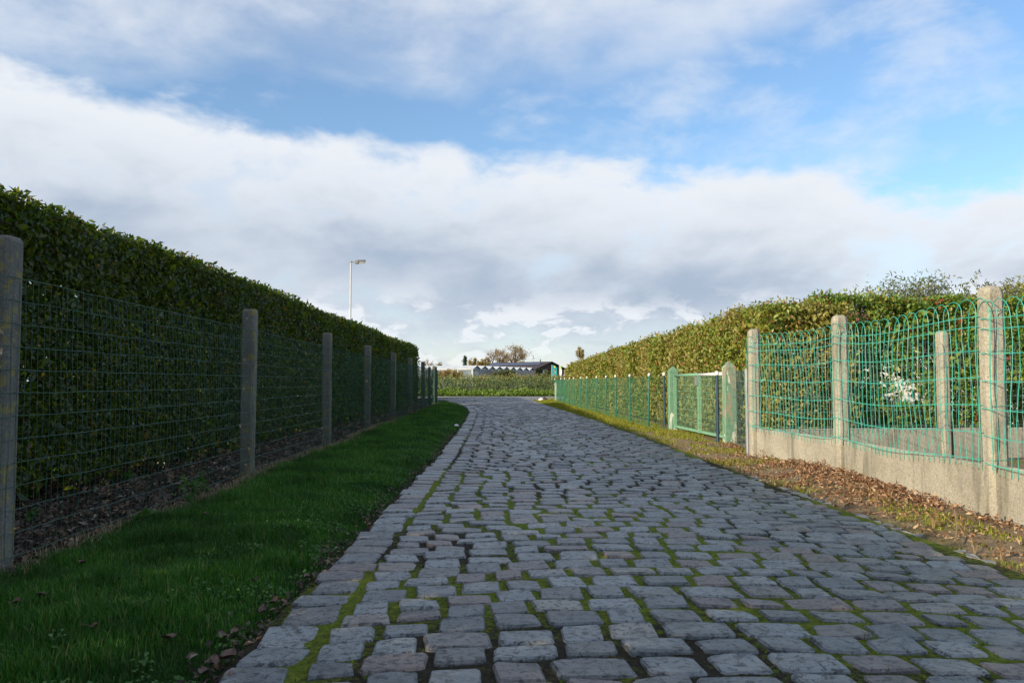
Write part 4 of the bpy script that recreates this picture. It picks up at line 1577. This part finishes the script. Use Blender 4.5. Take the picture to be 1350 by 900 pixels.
# ------------------------------------------------------------------ street lamp
lb = at(461, 500, 45)
lb.z = 0
topz = at(461, 346, 45).z
t = thing('street_lamp', lb, 'slim pale street lamp rising above the end of the dark hedge', 'street lamp')
m = MB()
m.tube([lb + Vector((0, 0, -0.2)), lb + Vector((0, 0, 1.4)), lb + Vector((0, 0, 1.45)), lb + Vector((0, 0, topz))], [0.075, 0.07, 0.058, 0.046], 12)
m.build('pole', plain('pale_pole', (0.5, 0.51, 0.52), 0.45, 0.0, 0.08), t, True)
m = MB()
q = lb + Vector((0, 0, topz))
m.tube([q + Vector((-0.05, 0, -0.04)), q + Vector((0.02, 0, 0.04)), q + Vector((0.22, 0, 0.0))], [0.045, 0.04, 0.04], 8)
m.build('arm', plain('lamp_grey', (0.12, 0.13, 0.14), 0.5), t, True)
m = MB()
for (xa, w, h0, h1) in ((0.18, 0.05, -0.03, 0.05),):
    rr = []
    for s, w, lo, hi in ((0.18, 0.06, -0.04, 0.05), (0.26, 0.11, -0.07, 0.10), (0.42, 0.13, -0.07, 0.13), (0.48, 0.12, 0.0, 0.13), (0.80, 0.10, 0.03, 0.15), (0.84, 0.05, 0.06, 0.13)):
        rr.append([q + Vector((s, -w, lo)), q + Vector((s, w, lo)), q + Vector((s, w, hi)), q + Vector((s, -w, hi))])
    m.rings(rr)
m.build('lamp_housing', plain('lamp_grey_dark', (0.16, 0.17, 0.18), 0.5), t)
m = MB()
rr = []
for s, w, lo, hi in ((0.485, 0.11, -0.04, -0.003), (0.62, 0.10, -0.05, 0.008), (0.82, 0.085, -0.02, 0.027), (0.835, 0.05, 0.01, 0.05)):
    rr.append([q + Vector((s, -w, lo)), q + Vector((s, w, lo)), q + Vector((s, w, hi)), q + Vector((s, -w, hi))])
m.rings(rr)
m.build('lens', plain('lamp_lens', (0.62, 0.58, 0.46), 0.25), t)

# ------------------------------------------------------------------ greenhouse
M_ = Mat('greenhouse_glass')
M_.color((0.22, 0.27, 0.29))
M_.rough(0.12)
tr = M_.n.new('ShaderNodeBsdfTransparent')
tr.inputs[0].default_value = (0.75, 0.82, 0.82, 1)
mx = M_.n.new('ShaderNodeMixShader')
mx.inputs[0].default_value = 0.45
M_.l.new(M_.p.outputs[0], mx.inputs[1])
M_.l.new(tr.outputs[0], mx.inputs[2])
M_.l.new(mx.outputs[0], M_.out.inputs[0])
MAT['glass'] = M_.m
MAT['roof_glass'] = plain('whitewashed_glass', (0.46, 0.49, 0.52), 0.3, 0, 0.25, 1.2)
MAT['gh_frame'] = plain('greenhouse_frame', (0.62, 0.63, 0.62), 0.5)
c0 = at(622.5, 500, 150)
c0.z = 0
u1 = Vector((0.438, 0.899, 0))
u2 = Vector((-0.899, 0.438, 0))
NB, BW, GL, EV, RG = 9, 3.2, 44.8, 3.25, 4.0
gho = thing('greenhouse', c0, 'long low glass greenhouse with zigzag whitewashed roof beyond the crop', 'greenhouse')
Z = Vector((0, 0, 1))


def quad(a, b, c_, d, name, mat, par, th=0.03):
    m = MB()
    nn_ = (b - a).cross(d - a).normalized() * th / 2
    m.rings([[a - nn_, b - nn_, c_ - nn_, d - nn_], [a + nn_, b + nn_, c_ + nn_, d + nn_]])
    return m.build(name, mat, par)


for i in range(NB):
    a, b = c0 + u1 * (BW * i + 0.06), c0 + u1 * (BW * (i + 1) - 0.06)
    mid_ = (a + b) / 2
    quad(a, b, b + Z * EV, a + Z * EV, 'glass_wall', MAT['glass'], gho)
    m = MB()
    nn_ = u2 * 0.02
    m.rings([[a + Z * (EV + 0.08) - nn_, b + Z * (EV + 0.08) - nn_, mid_ + Z * (RG - 0.02) - nn_], [a + Z * (EV + 0.08) + nn_, b + Z * (EV + 0.08) + nn_, mid_ + Z * (RG - 0.02) + nn_]])
    m.build('gable_pane', MAT['glass'], gho)
    for s, e in ((a, mid_), (b, mid_)):
        s0 = s + Z * (EV + 0.12) - u2 * 0.25
        e0 = e + Z * (RG + 0.05) - u2 * 0.25
        quad(s0, e0, e0 + u2 * GL, s0 + u2 * GL, 'roof_pane', MAT['roof_glass'], gho, 0.04)
    m = MB()
    m.beam(c0 + u1 * (BW * i) + Z * -0.1, c0 + u1 * (BW * i) + Z * (EV + 0.05), 0.16 if i else 0.30, 0.12)
    m.build('post', MAT['gh_frame'], gho)
    m = MB()
    m.beam(a + Z * EV * 0.55 - u2 * 0.05, b + Z * EV * 0.55 - u2 * 0.05, 0.06, 0.08)
    m.build('rail', MAT['gh_frame'], gho)
m = MB()
m.beam(c0 - u2 * 0.03 + Z * (EV + 0.04), c0 + u1 * (BW * NB) - u2 * 0.03 + Z * (EV + 0.04), 0.10, 0.08)
m.build('gutter', MAT['gh_frame'], gho)
for i in range(14):
    a, b = c0 + u2 * (3.2 * i + 0.06), c0 + u2 * (3.2 * (i + 1) - 0.06)
    quad(a, b, b + Z * EV, a + Z * EV, 'glass_wall', MAT['glass'], gho)
    m = MB()
    m.beam(b + u2 * 0.06 + Z * -0.1, b + u2 * 0.06 + Z * EV, 0.14, 0.12)
    m.build('post', MAT['gh_frame'], gho)
for hz in (EV * 0.52, EV + 0.04):
    m = MB()
    m.beam(c0 - u1 * 0.04 + Z * hz + u2 * 0.16, c0 - u1 * 0.04 + Z * hz + u2 * 44.8, 0.08, 0.10)
    m.build('rail', MAT['gh_frame'], gho)
# dark benches of plants inside the greenhouse
m = MB()
inn = c0 + u1 * 2 + u2 * 2
for k in range(5):
    a = inn + u1 * (5.2 * k)
    m.beam(a + Z * 0.8, a + u2 * 38 + Z * 0.8, 2.6, 0.9)
m.build('plant_benches', plain('bench_dark', (0.05, 0.055, 0.04), 0.9), gho)

# ------------------------------------------------------------------ brown barn
MAT['barn_roof'] = plain('barn_roof', (0.040, 0.028, 0.030), 0.75, 0, 0.2)
MAT['barn_wall'] = plain('barn_boards', (0.085, 0.042, 0.030), 0.8, 0, 0.25)
MAT['solar'] = plain('solar_panel', (0.035, 0.04, 0.10), 0.25, 0, 0.1)
E0 = at(706, 500, 200)
E0.z = 0
rd = Vector((-0.77, 0.638, 0))
gdv = Vector((0.638, 0.77, 0))
BWD, BL, BE, BR = 12.4, 19.5, 4.25, 6.1
bo = thing('barn', E0, 'low brown barn with dark roof and strip of solar panels', 'barn')
A, B = E0, E0 + gdv * BWD
pk = (A + B) / 2
m = MB()
m.rings([[A, B, B + Z * BE, pk + Z * (BR - 0.1), A + Z * BE], [A + rd * 0.2, B + rd * 0.2, B + rd * 0.2 + Z * BE, pk + rd * 0.2 + Z * (BR - 0.1), A + rd * 0.2 + Z * BE]])
m.build('gable_wall', MAT['barn_wall'], bo)
quad(A + rd * 0.2, A + rd * BL, A + rd * BL + Z * BE, A + rd * 0.2 + Z * BE, 'side_wall', MAT['barn_wall'], bo, 0.15)
quad(B + rd * 0.2, B + rd * BL, B + rd * BL + Z * BE, B + rd * 0.2 + Z * BE, 'side_wall', MAT['barn_wall'], bo, 0.15)
quad(A + rd * BL, B + rd * BL, B + rd * BL + Z * BE, A + rd * BL + Z * BE, 'end_wall', MAT['barn_wall'], bo, 0.15)
for s, sg in ((A, -1), (B, 1)):
    lo_ = s + gdv * sg * 0.5 + Z * (BE - 0.05) - rd * 0.7
    hi_ = pk + Z * (BR + 0.02) - rd * 0.7
    r_ = quad(lo_, lo_ + rd * (BL + 1.2), hi_ + rd * (BL + 1.2), hi_, 'roof', MAT['barn_roof'], bo, 0.18)
    if sg == -1:
        lift = (hi_ - lo_).cross(rd).normalized()
        lift = lift if lift.z > 0 else -lift
        for k in range(10):
            for j in range(1):
                f0, f1 = 0.54, 0.80
                p0_ = lo_ + (hi_ - lo_) * f0 + rd * (2.2 + k * 1.72) + lift * 0.16
                p1_ = lo_ + (hi_ - lo_) * f1 + rd * (2.2 + k * 1.72) + lift * 0.16
                quad(p0_, p0_ + rd * 1.62, p1_ + rd * 1.62, p1_, 'solar_panel', MAT['solar'], bo, 0.06)
wq = A + gdv * 2.3 - rd * 0.08
quad(wq + Z * 2.2, wq + gdv * 2.6 + Z * 2.2, wq + gdv * 2.6 + Z * 4.0, wq + Z * 4.0, 'window', plain('barn_window', (0.45, 0.52, 0.55), 0.2), bo, 0.1)
dq = A + gdv * 7.6 - rd * 0.08
quad(dq, dq + gdv * 3.0, dq + gdv * 3.0 + Z * 3.0, dq + Z * 3.0, 'door', plain('barn_door', (0.03, 0.02, 0.018), 0.8), bo, 0.1)
m = MB()
ch = pk + rd * 3.2
m.tube([ch + Z * (BR - 0.3), ch + Z * (BR + 0.75)], 0.13, 8)
m.build('chimney', MAT['barn_roof'], bo)
m = MB()
ch = pk + rd * 5.6
m.tube([ch + Z * (BR - 0.1), ch + Z * (BR + 1.75)], 0.025, 5)
m.beam(ch + Z * (BR + 1.05) - rd * 0.35, ch + Z * (BR + 1.05) + rd * 0.2, 0.12, 0.16)
m.beam(ch + Z * (BR + 1.62) - rd * 0.2, ch + Z * (BR + 1.62) + rd * 0.2, 0.12, 0.18)
m.build('antenna', MAT['barn_roof'], bo)

# ------------------------------------------------------------------ two banner flags
MAT['teal_cloth'] = plain('teal_cloth', (0.01, 0.30, 0.30), 0.7, 0, 0.08, 2)
MAT['white_cloth'] = plain('white_cloth', (0.75, 0.77, 0.72), 0.7, 0, 0.05, 2)
MAT['lime'] = plain('lime_print', (0.30, 0.60, 0.05), 0.7)
MAT['yellow'] = plain('yellow_print', (0.75, 0.60, 0.03), 0.7)
MAT['pink'] = plain('pink_print', (0.65, 0.12, 0.20), 0.7)
for px, teal in ((727.5, True), (737.5, False)):
    b = at(px, 500, 150)
    b.z = 0
    t = thing('banner_flag', b, 'teal feather banner with yellow and pink flowers before the barn' if teal else 'narrow white feather banner with lime top beside the orange hedge', 'flag', 'banner flags by the barn')
    m = MB()
    m.tube([b + Z * -0.1, b + Z * 4.1], [0.05, 0.035], 6)
    m.build('pole', MAT['white'], t)
    m = MB()
    W_ = 0.95 if teal else 0.42
    rr = []
    for z, w in ((0.9, 0.9), (1.6, 0.97), (2.4, 1.0), (3.2, 1.0), (3.7, 0.9), (4.0, 0.55), (4.12, 0.2)):
        sw = 0.05 * math.sin(z * 2)
        rr.append([b + Vector((0.05, -0.012, z)), b + Vector((0.05 + W_ * w, sw - 0.012, z)), b + Vector((0.05 + W_ * w, sw + 0.012, z)), b + Vector((0.05, 0.012, z))])
    m.rings(rr)
    m.build('cloth', MAT['teal_cloth'] if teal else MAT['white_cloth'], t)
    for k, (fx, fz, rr_, mt) in enumerate(((0.55, 3.75, 0.17, 'yellow'), (0.45, 3.0, 0.12, 'pink'), (0.65, 2.75, 0.10, 'yellow'), (0.4, 2.2, 0.13, 'pink'), (0.6, 1.7, 0.16, 'yellow')) if teal else ((0.26, 3.75, 0.14, 'lime'), (0.30, 3.45, 0.13, 'lime'))):
        m = MB()
        m.rings([[b + Vector((fx + rr_ * math.cos(a), y_ + 0.05 * math.sin(fz * 2) * fx, fz + rr_ * math.sin(a))) for a in np.linspace(0, 2 * math.pi, 10, endpoint=False)] for y_ in (-0.045, -0.02)])
        m.build('flower_print' if teal else 'lime_print', MAT[mt], t)


# ------------------------------------------------------------------ trees and shrubs
def tree(name, label, cat, base, H, crown_w, leaf, lm, group=None, nl=1200, trunk=0.22, first=0.25, depth=4, upright=0.6, nsub=4, lsz=0.3, sparse=1.0, round_=True, seed=0):
    rs = random.Random(seed)
    t = thing(name, base, label, cat, group)
    m = MB()
    tips = []

    def grow(p, d, ln, r, k):
        q = p + d * ln + Vector((rs.gauss(0, 0.04), rs.gauss(0, 0.04), 0)) * ln
        m.tube([p, p.lerp(q, 0.5) + Vector((rs.gauss(0, 0.03), rs.gauss(0, 0.03), 0)) * ln, q], [r, r * 0.82, r * 0.62], 6 if k == 0 else 4, False)
        if k >= depth:
            tips.append((q, d))
            return
        if k >= depth - 1:
            tips.append((q, d))
        for j in range(nsub if k else nsub + 2):
            a = rs.uniform(0, 6.28)
            sp_ = rs.uniform(0.35, 0.95) * (1 - upright * 0.55)
            nd = Vector((d.x + math.cos(a) * sp_, d.y + math.sin(a) * sp_, d.z * upright + rs.uniform(-0.05, 0.45))).normalized()
            st = p.lerp(q, rs.uniform(0.55 if k else 0.6, 1.0))
            grow(st, nd, ln * rs.uniform(0.55, 0.8), r * 0.5, k + 1)
    grow(Vector(base) + Z * -0.1, Vector((rs.gauss(0, 0.04), rs.gauss(0, 0.04), 1)).normalized(), H * (first + 0.12), trunk, 0)
    P_ = np.array(m.v)
    # fit to the wanted height and width
    zmax = P_[:, 2].max() - base[2]
    wx = np.abs(P_[:, :2] - np.array(base[:2])).max()
    sc = np.array([crown_w / 2 / wx, crown_w / 2 / wx, H * 0.96 / zmax])
    zz_ = np.clip((P_[:, 2:3] - base[2]) / (zmax * 0.25), 0, 1)
    s_xy = 1 + (sc[0] - 1) * zz_
    Q = np.column_stack([base[0] + (P_[:, :1] - base[0]) * s_xy, base[1] + (P_[:, 1:2] - base[1]) * s_xy, base[2] + (P_[:, 2:3] - base[2]) * sc[2]])
    m.v = [tuple(q) for q in Q]
    m.build('trunk', MAT['bark'], t)
    tp = np.array([p[:] for p, _ in tips])
    zz_ = np.clip((tp[:, 2:3] - base[2]) / (zmax * 0.25), 0, 1)
    s_xy = 1 + (sc[0] - 1) * zz_
    tp = np.column_stack([base[0] + (tp[:, :1] - base[0]) * s_xy, base[1] + (tp[:, 1:2] - base[1]) * s_xy, base[2] + (tp[:, 2:3] - base[2]) * sc[2]])
    idx_ = RNG.integers(0, len(tp), nl)
    C = tp[idx_] + RNG.normal(0, 1, (nl, 3)) * crown_w * 0.035 * np.array([1, 1, 0.9])
    V1, F1 = leaves(C, RNG.normal(0, 1, (nl, 3)) + [0, 0, 0.4], lsz * RNG.uniform(0.6, 1.3, nl), leaf * RNG.uniform(0.6, 1.3, nl), (0, 0, 0.1), 0.8)
    np_obj('crown', V1, F1, lm, t)
    return t


def gpt(px, Y):
    p = at(px, 500, Y)
    p.z = 0
    return p


def hpx(py, Y):
    return at(675, py, Y).z


tree('bare_tree', 'half bare round autumn tree behind the left part of the barn roof', 'tree', gpt(652, 260), hpx(457, 260), 9.5, 0.22, MAT['rusty_tree'], 'autumn trees behind the barn', 1500, 0.3, 0.22, 5, 0.55, 3, 0.32, seed=3)
tree('bare_tree', 'taller half bare autumn tree with yellow leaves behind the barn roof', 'tree', gpt(676, 255), hpx(453, 255), 13.0, 0.24, MAT['rusty_tree'], 'autumn trees behind the barn', 2000, 0.34, 0.2, 5, 0.5, 3, 0.34, seed=9)
for i, (px, top_) in enumerate(((620, 472), (626, 471), (631.5, 472), (636.5, 471.5), (642, 473), (667, 470), (689, 474))):
    tree('yellow_tree', 'pale yellow upright tree in the row beyond the greenhouse roof', 'tree', gpt(px, 300), hpx(top_, 300), 2.6 if i < 5 else 6, 0.35, MAT['yellow_tree'], 'yellow trees in a row', 700, 0.15, 0.2, 3, 0.85, 4, 0.5, seed=20 + i)
tree('small_tree', 'small reddish bare tree showing behind the fence posts', 'tree', gpt(562, 180), hpx(472, 180), 4.0, 0.22, MAT['rusty_tree'], 'small bare trees by the greenhouse', 420, 0.10, 0.25, 4, 0.6, 3, 0.3, seed=31)
tree('small_tree', 'small reddish bare tree over the left end of the greenhouse', 'tree', gpt(577, 190), hpx(475, 190), 2.8, 0.22, MAT['rusty_tree'], 'small bare trees by the greenhouse', 260, 0.09, 0.25, 4, 0.7, 3, 0.28, seed=32)
tree('small_tree', 'thin bare tree just right of the reddish one by the greenhouse', 'tree', gpt(581.5, 195), hpx(476, 195), 2.2, 0.2, MAT['rusty_tree'], 'small bare trees by the greenhouse', 160, 0.08, 0.3, 4, 0.8, 3, 0.26, seed=33)
tree('poplar_tree', 'narrow yellowing poplar rising above the far end of the autumn hedge', 'tree', gpt(765.5, 210), hpx(456, 210), 3.2, 0.3, MAT['yellow_tree'], None, 900, 0.2, 0.2, 4, 0.95, 3, 0.4, seed=41)
# conifer
b = gpt(613, 230)
H_ = hpx(468.5, 230)
t = thing('conifer_tree', b, 'single dark conifer standing behind the greenhouse roof', 'tree')
m = MB()
m.tube([b, b + Z * H_ * 0.97], [0.22, 0.03], 6)
pts = []
for k in range(14):
    z = H_ * (0.15 + 0.8 * k / 13)
    w = 1.5 * (1.05 - k / 14) ** 0.7 * (0.75 + 0.35 * math.sin(k * 1.9))
    for j in range(6):
        a = j * 1.05 + k * 0.5
        e = b + Vector((math.cos(a) * w, math.sin(a) * w, z - 0.15 * w))
        m.tube([b + Z * z, e], [0.05, 0.015], 4, False)
        for _ in range(10):
            pts.append((b + Z * z).lerp(e, random.uniform(0.2, 1.05)) + Vector((random.gauss(0, 0.15), random.gauss(0, 0.15), random.gauss(0, 0.12))))
m.build('trunk', MAT['bark'], t)
V1, F1 = leaves(np.array([p[:] for p in pts]), np.tile([0, 0, 0.7], (len(pts), 1)), 0.5, 0.26, (0, 0, -0.1), 0.7)
np_obj('crown', V1, F1, MAT['conifer'], t)

# bushes round the greenhouse and barn
for px, Y, top_, w, mt, lab, sd in ((590, 135, 487, 4.0, 'rusty_tree', 'brownish autumn bush before the left greenhouse wall', 51), (601, 138, 486.5, 3.2, 'yellow_tree', 'ochre autumn bush before the left greenhouse wall', 52),
                                    (580, 136, 490, 3.0, 'olive_leaf', 'low green brown bush before the far left greenhouse wall', 53),
                                    (664, 140, 487.5, 3.6, 'olive_leaf', 'dark olive bush before the zigzag glass gables', 54), (670, 142, 487, 3.0, 'olive_leaf', 'grey green bush beside the dark olive bush', 55),
                                    (721, 165, 487, 2.2, 'olive_leaf', 'rounded olive shrub at the barn gable', 56), (710, 185, 485, 1.6, 'conifer', 'ivy clad shrub at the corner of the barn', 57),
                                    (735, 170, 482, 2.4, 'conifer', 'dark shrub behind the teal banner', 58)):
    tree('bush', lab, 'bush', gpt(px, Y), hpx(top_, Y), w, 0.22, MAT[mt], None, 650, 0.10, 0.12, 3, 0.5, 4, 0.34, seed=sd)

# garden shrubs above the right hedge, with wind-blown narrow leaves
tree('willow_shrub', 'grey green wispy shrub rising above the garden hedge', 'shrub', Vector((7.75, 14.2, 0)), 2.85, 3.0, 0.024, MAT['olive_leaf'], None, 5600, 0.05, 0.3, 4, 0.8, 4, 0.085, seed=61)
tree('willow_shrub', 'smaller wispy shrub next to the taller one over the hedge', 'shrub', Vector((8.35, 13.6, 0)), 2.88, 1.2, 0.026, MAT['olive_leaf'], None, 2800, 0.05, 0.3, 4, 0.85, 4, 0.085, seed=62)
tree('willow_shrub', 'reddish tipped shrub behind the tall corner of the plinth fence', 'shrub', Vector((9.35, 14.0, 0)), 2.85, 1.5, 0.026, MAT['autumn'], None, 2600, 0.05, 0.3, 4, 0.8, 4, 0.08, seed=63)

# white garden shed behind the garden hedge, showing through its gaps
so = thing('garden_shed', (7.9, 16.0, 0), 'white garden shed glimpsed through gaps in the garden hedge', 'shed')
m = MB()
m.box((6.0, 15.0, 0), (10.2, 17.4, 1.85))
m.build('wall', MAT['white'], so)
m = MB()
m.rings([[(5.85, 14.8, 1.855), (5.85, 17.6, 1.855), (5.85, 16.2, 2.3)], [(10.35, 14.8, 1.855), (10.35, 17.6, 1.855), (10.35, 16.2, 2.3)]])
m.build('roof', plain('red_roof', (0.30, 0.09, 0.06), 0.8), so)
m = MB()
m.box((8.9, 14.97, 0.02), (9.7, 14.997, 1.7))
m.build('door', plain('shed_door', (0.5, 0.5, 0.48), 0.6), so)
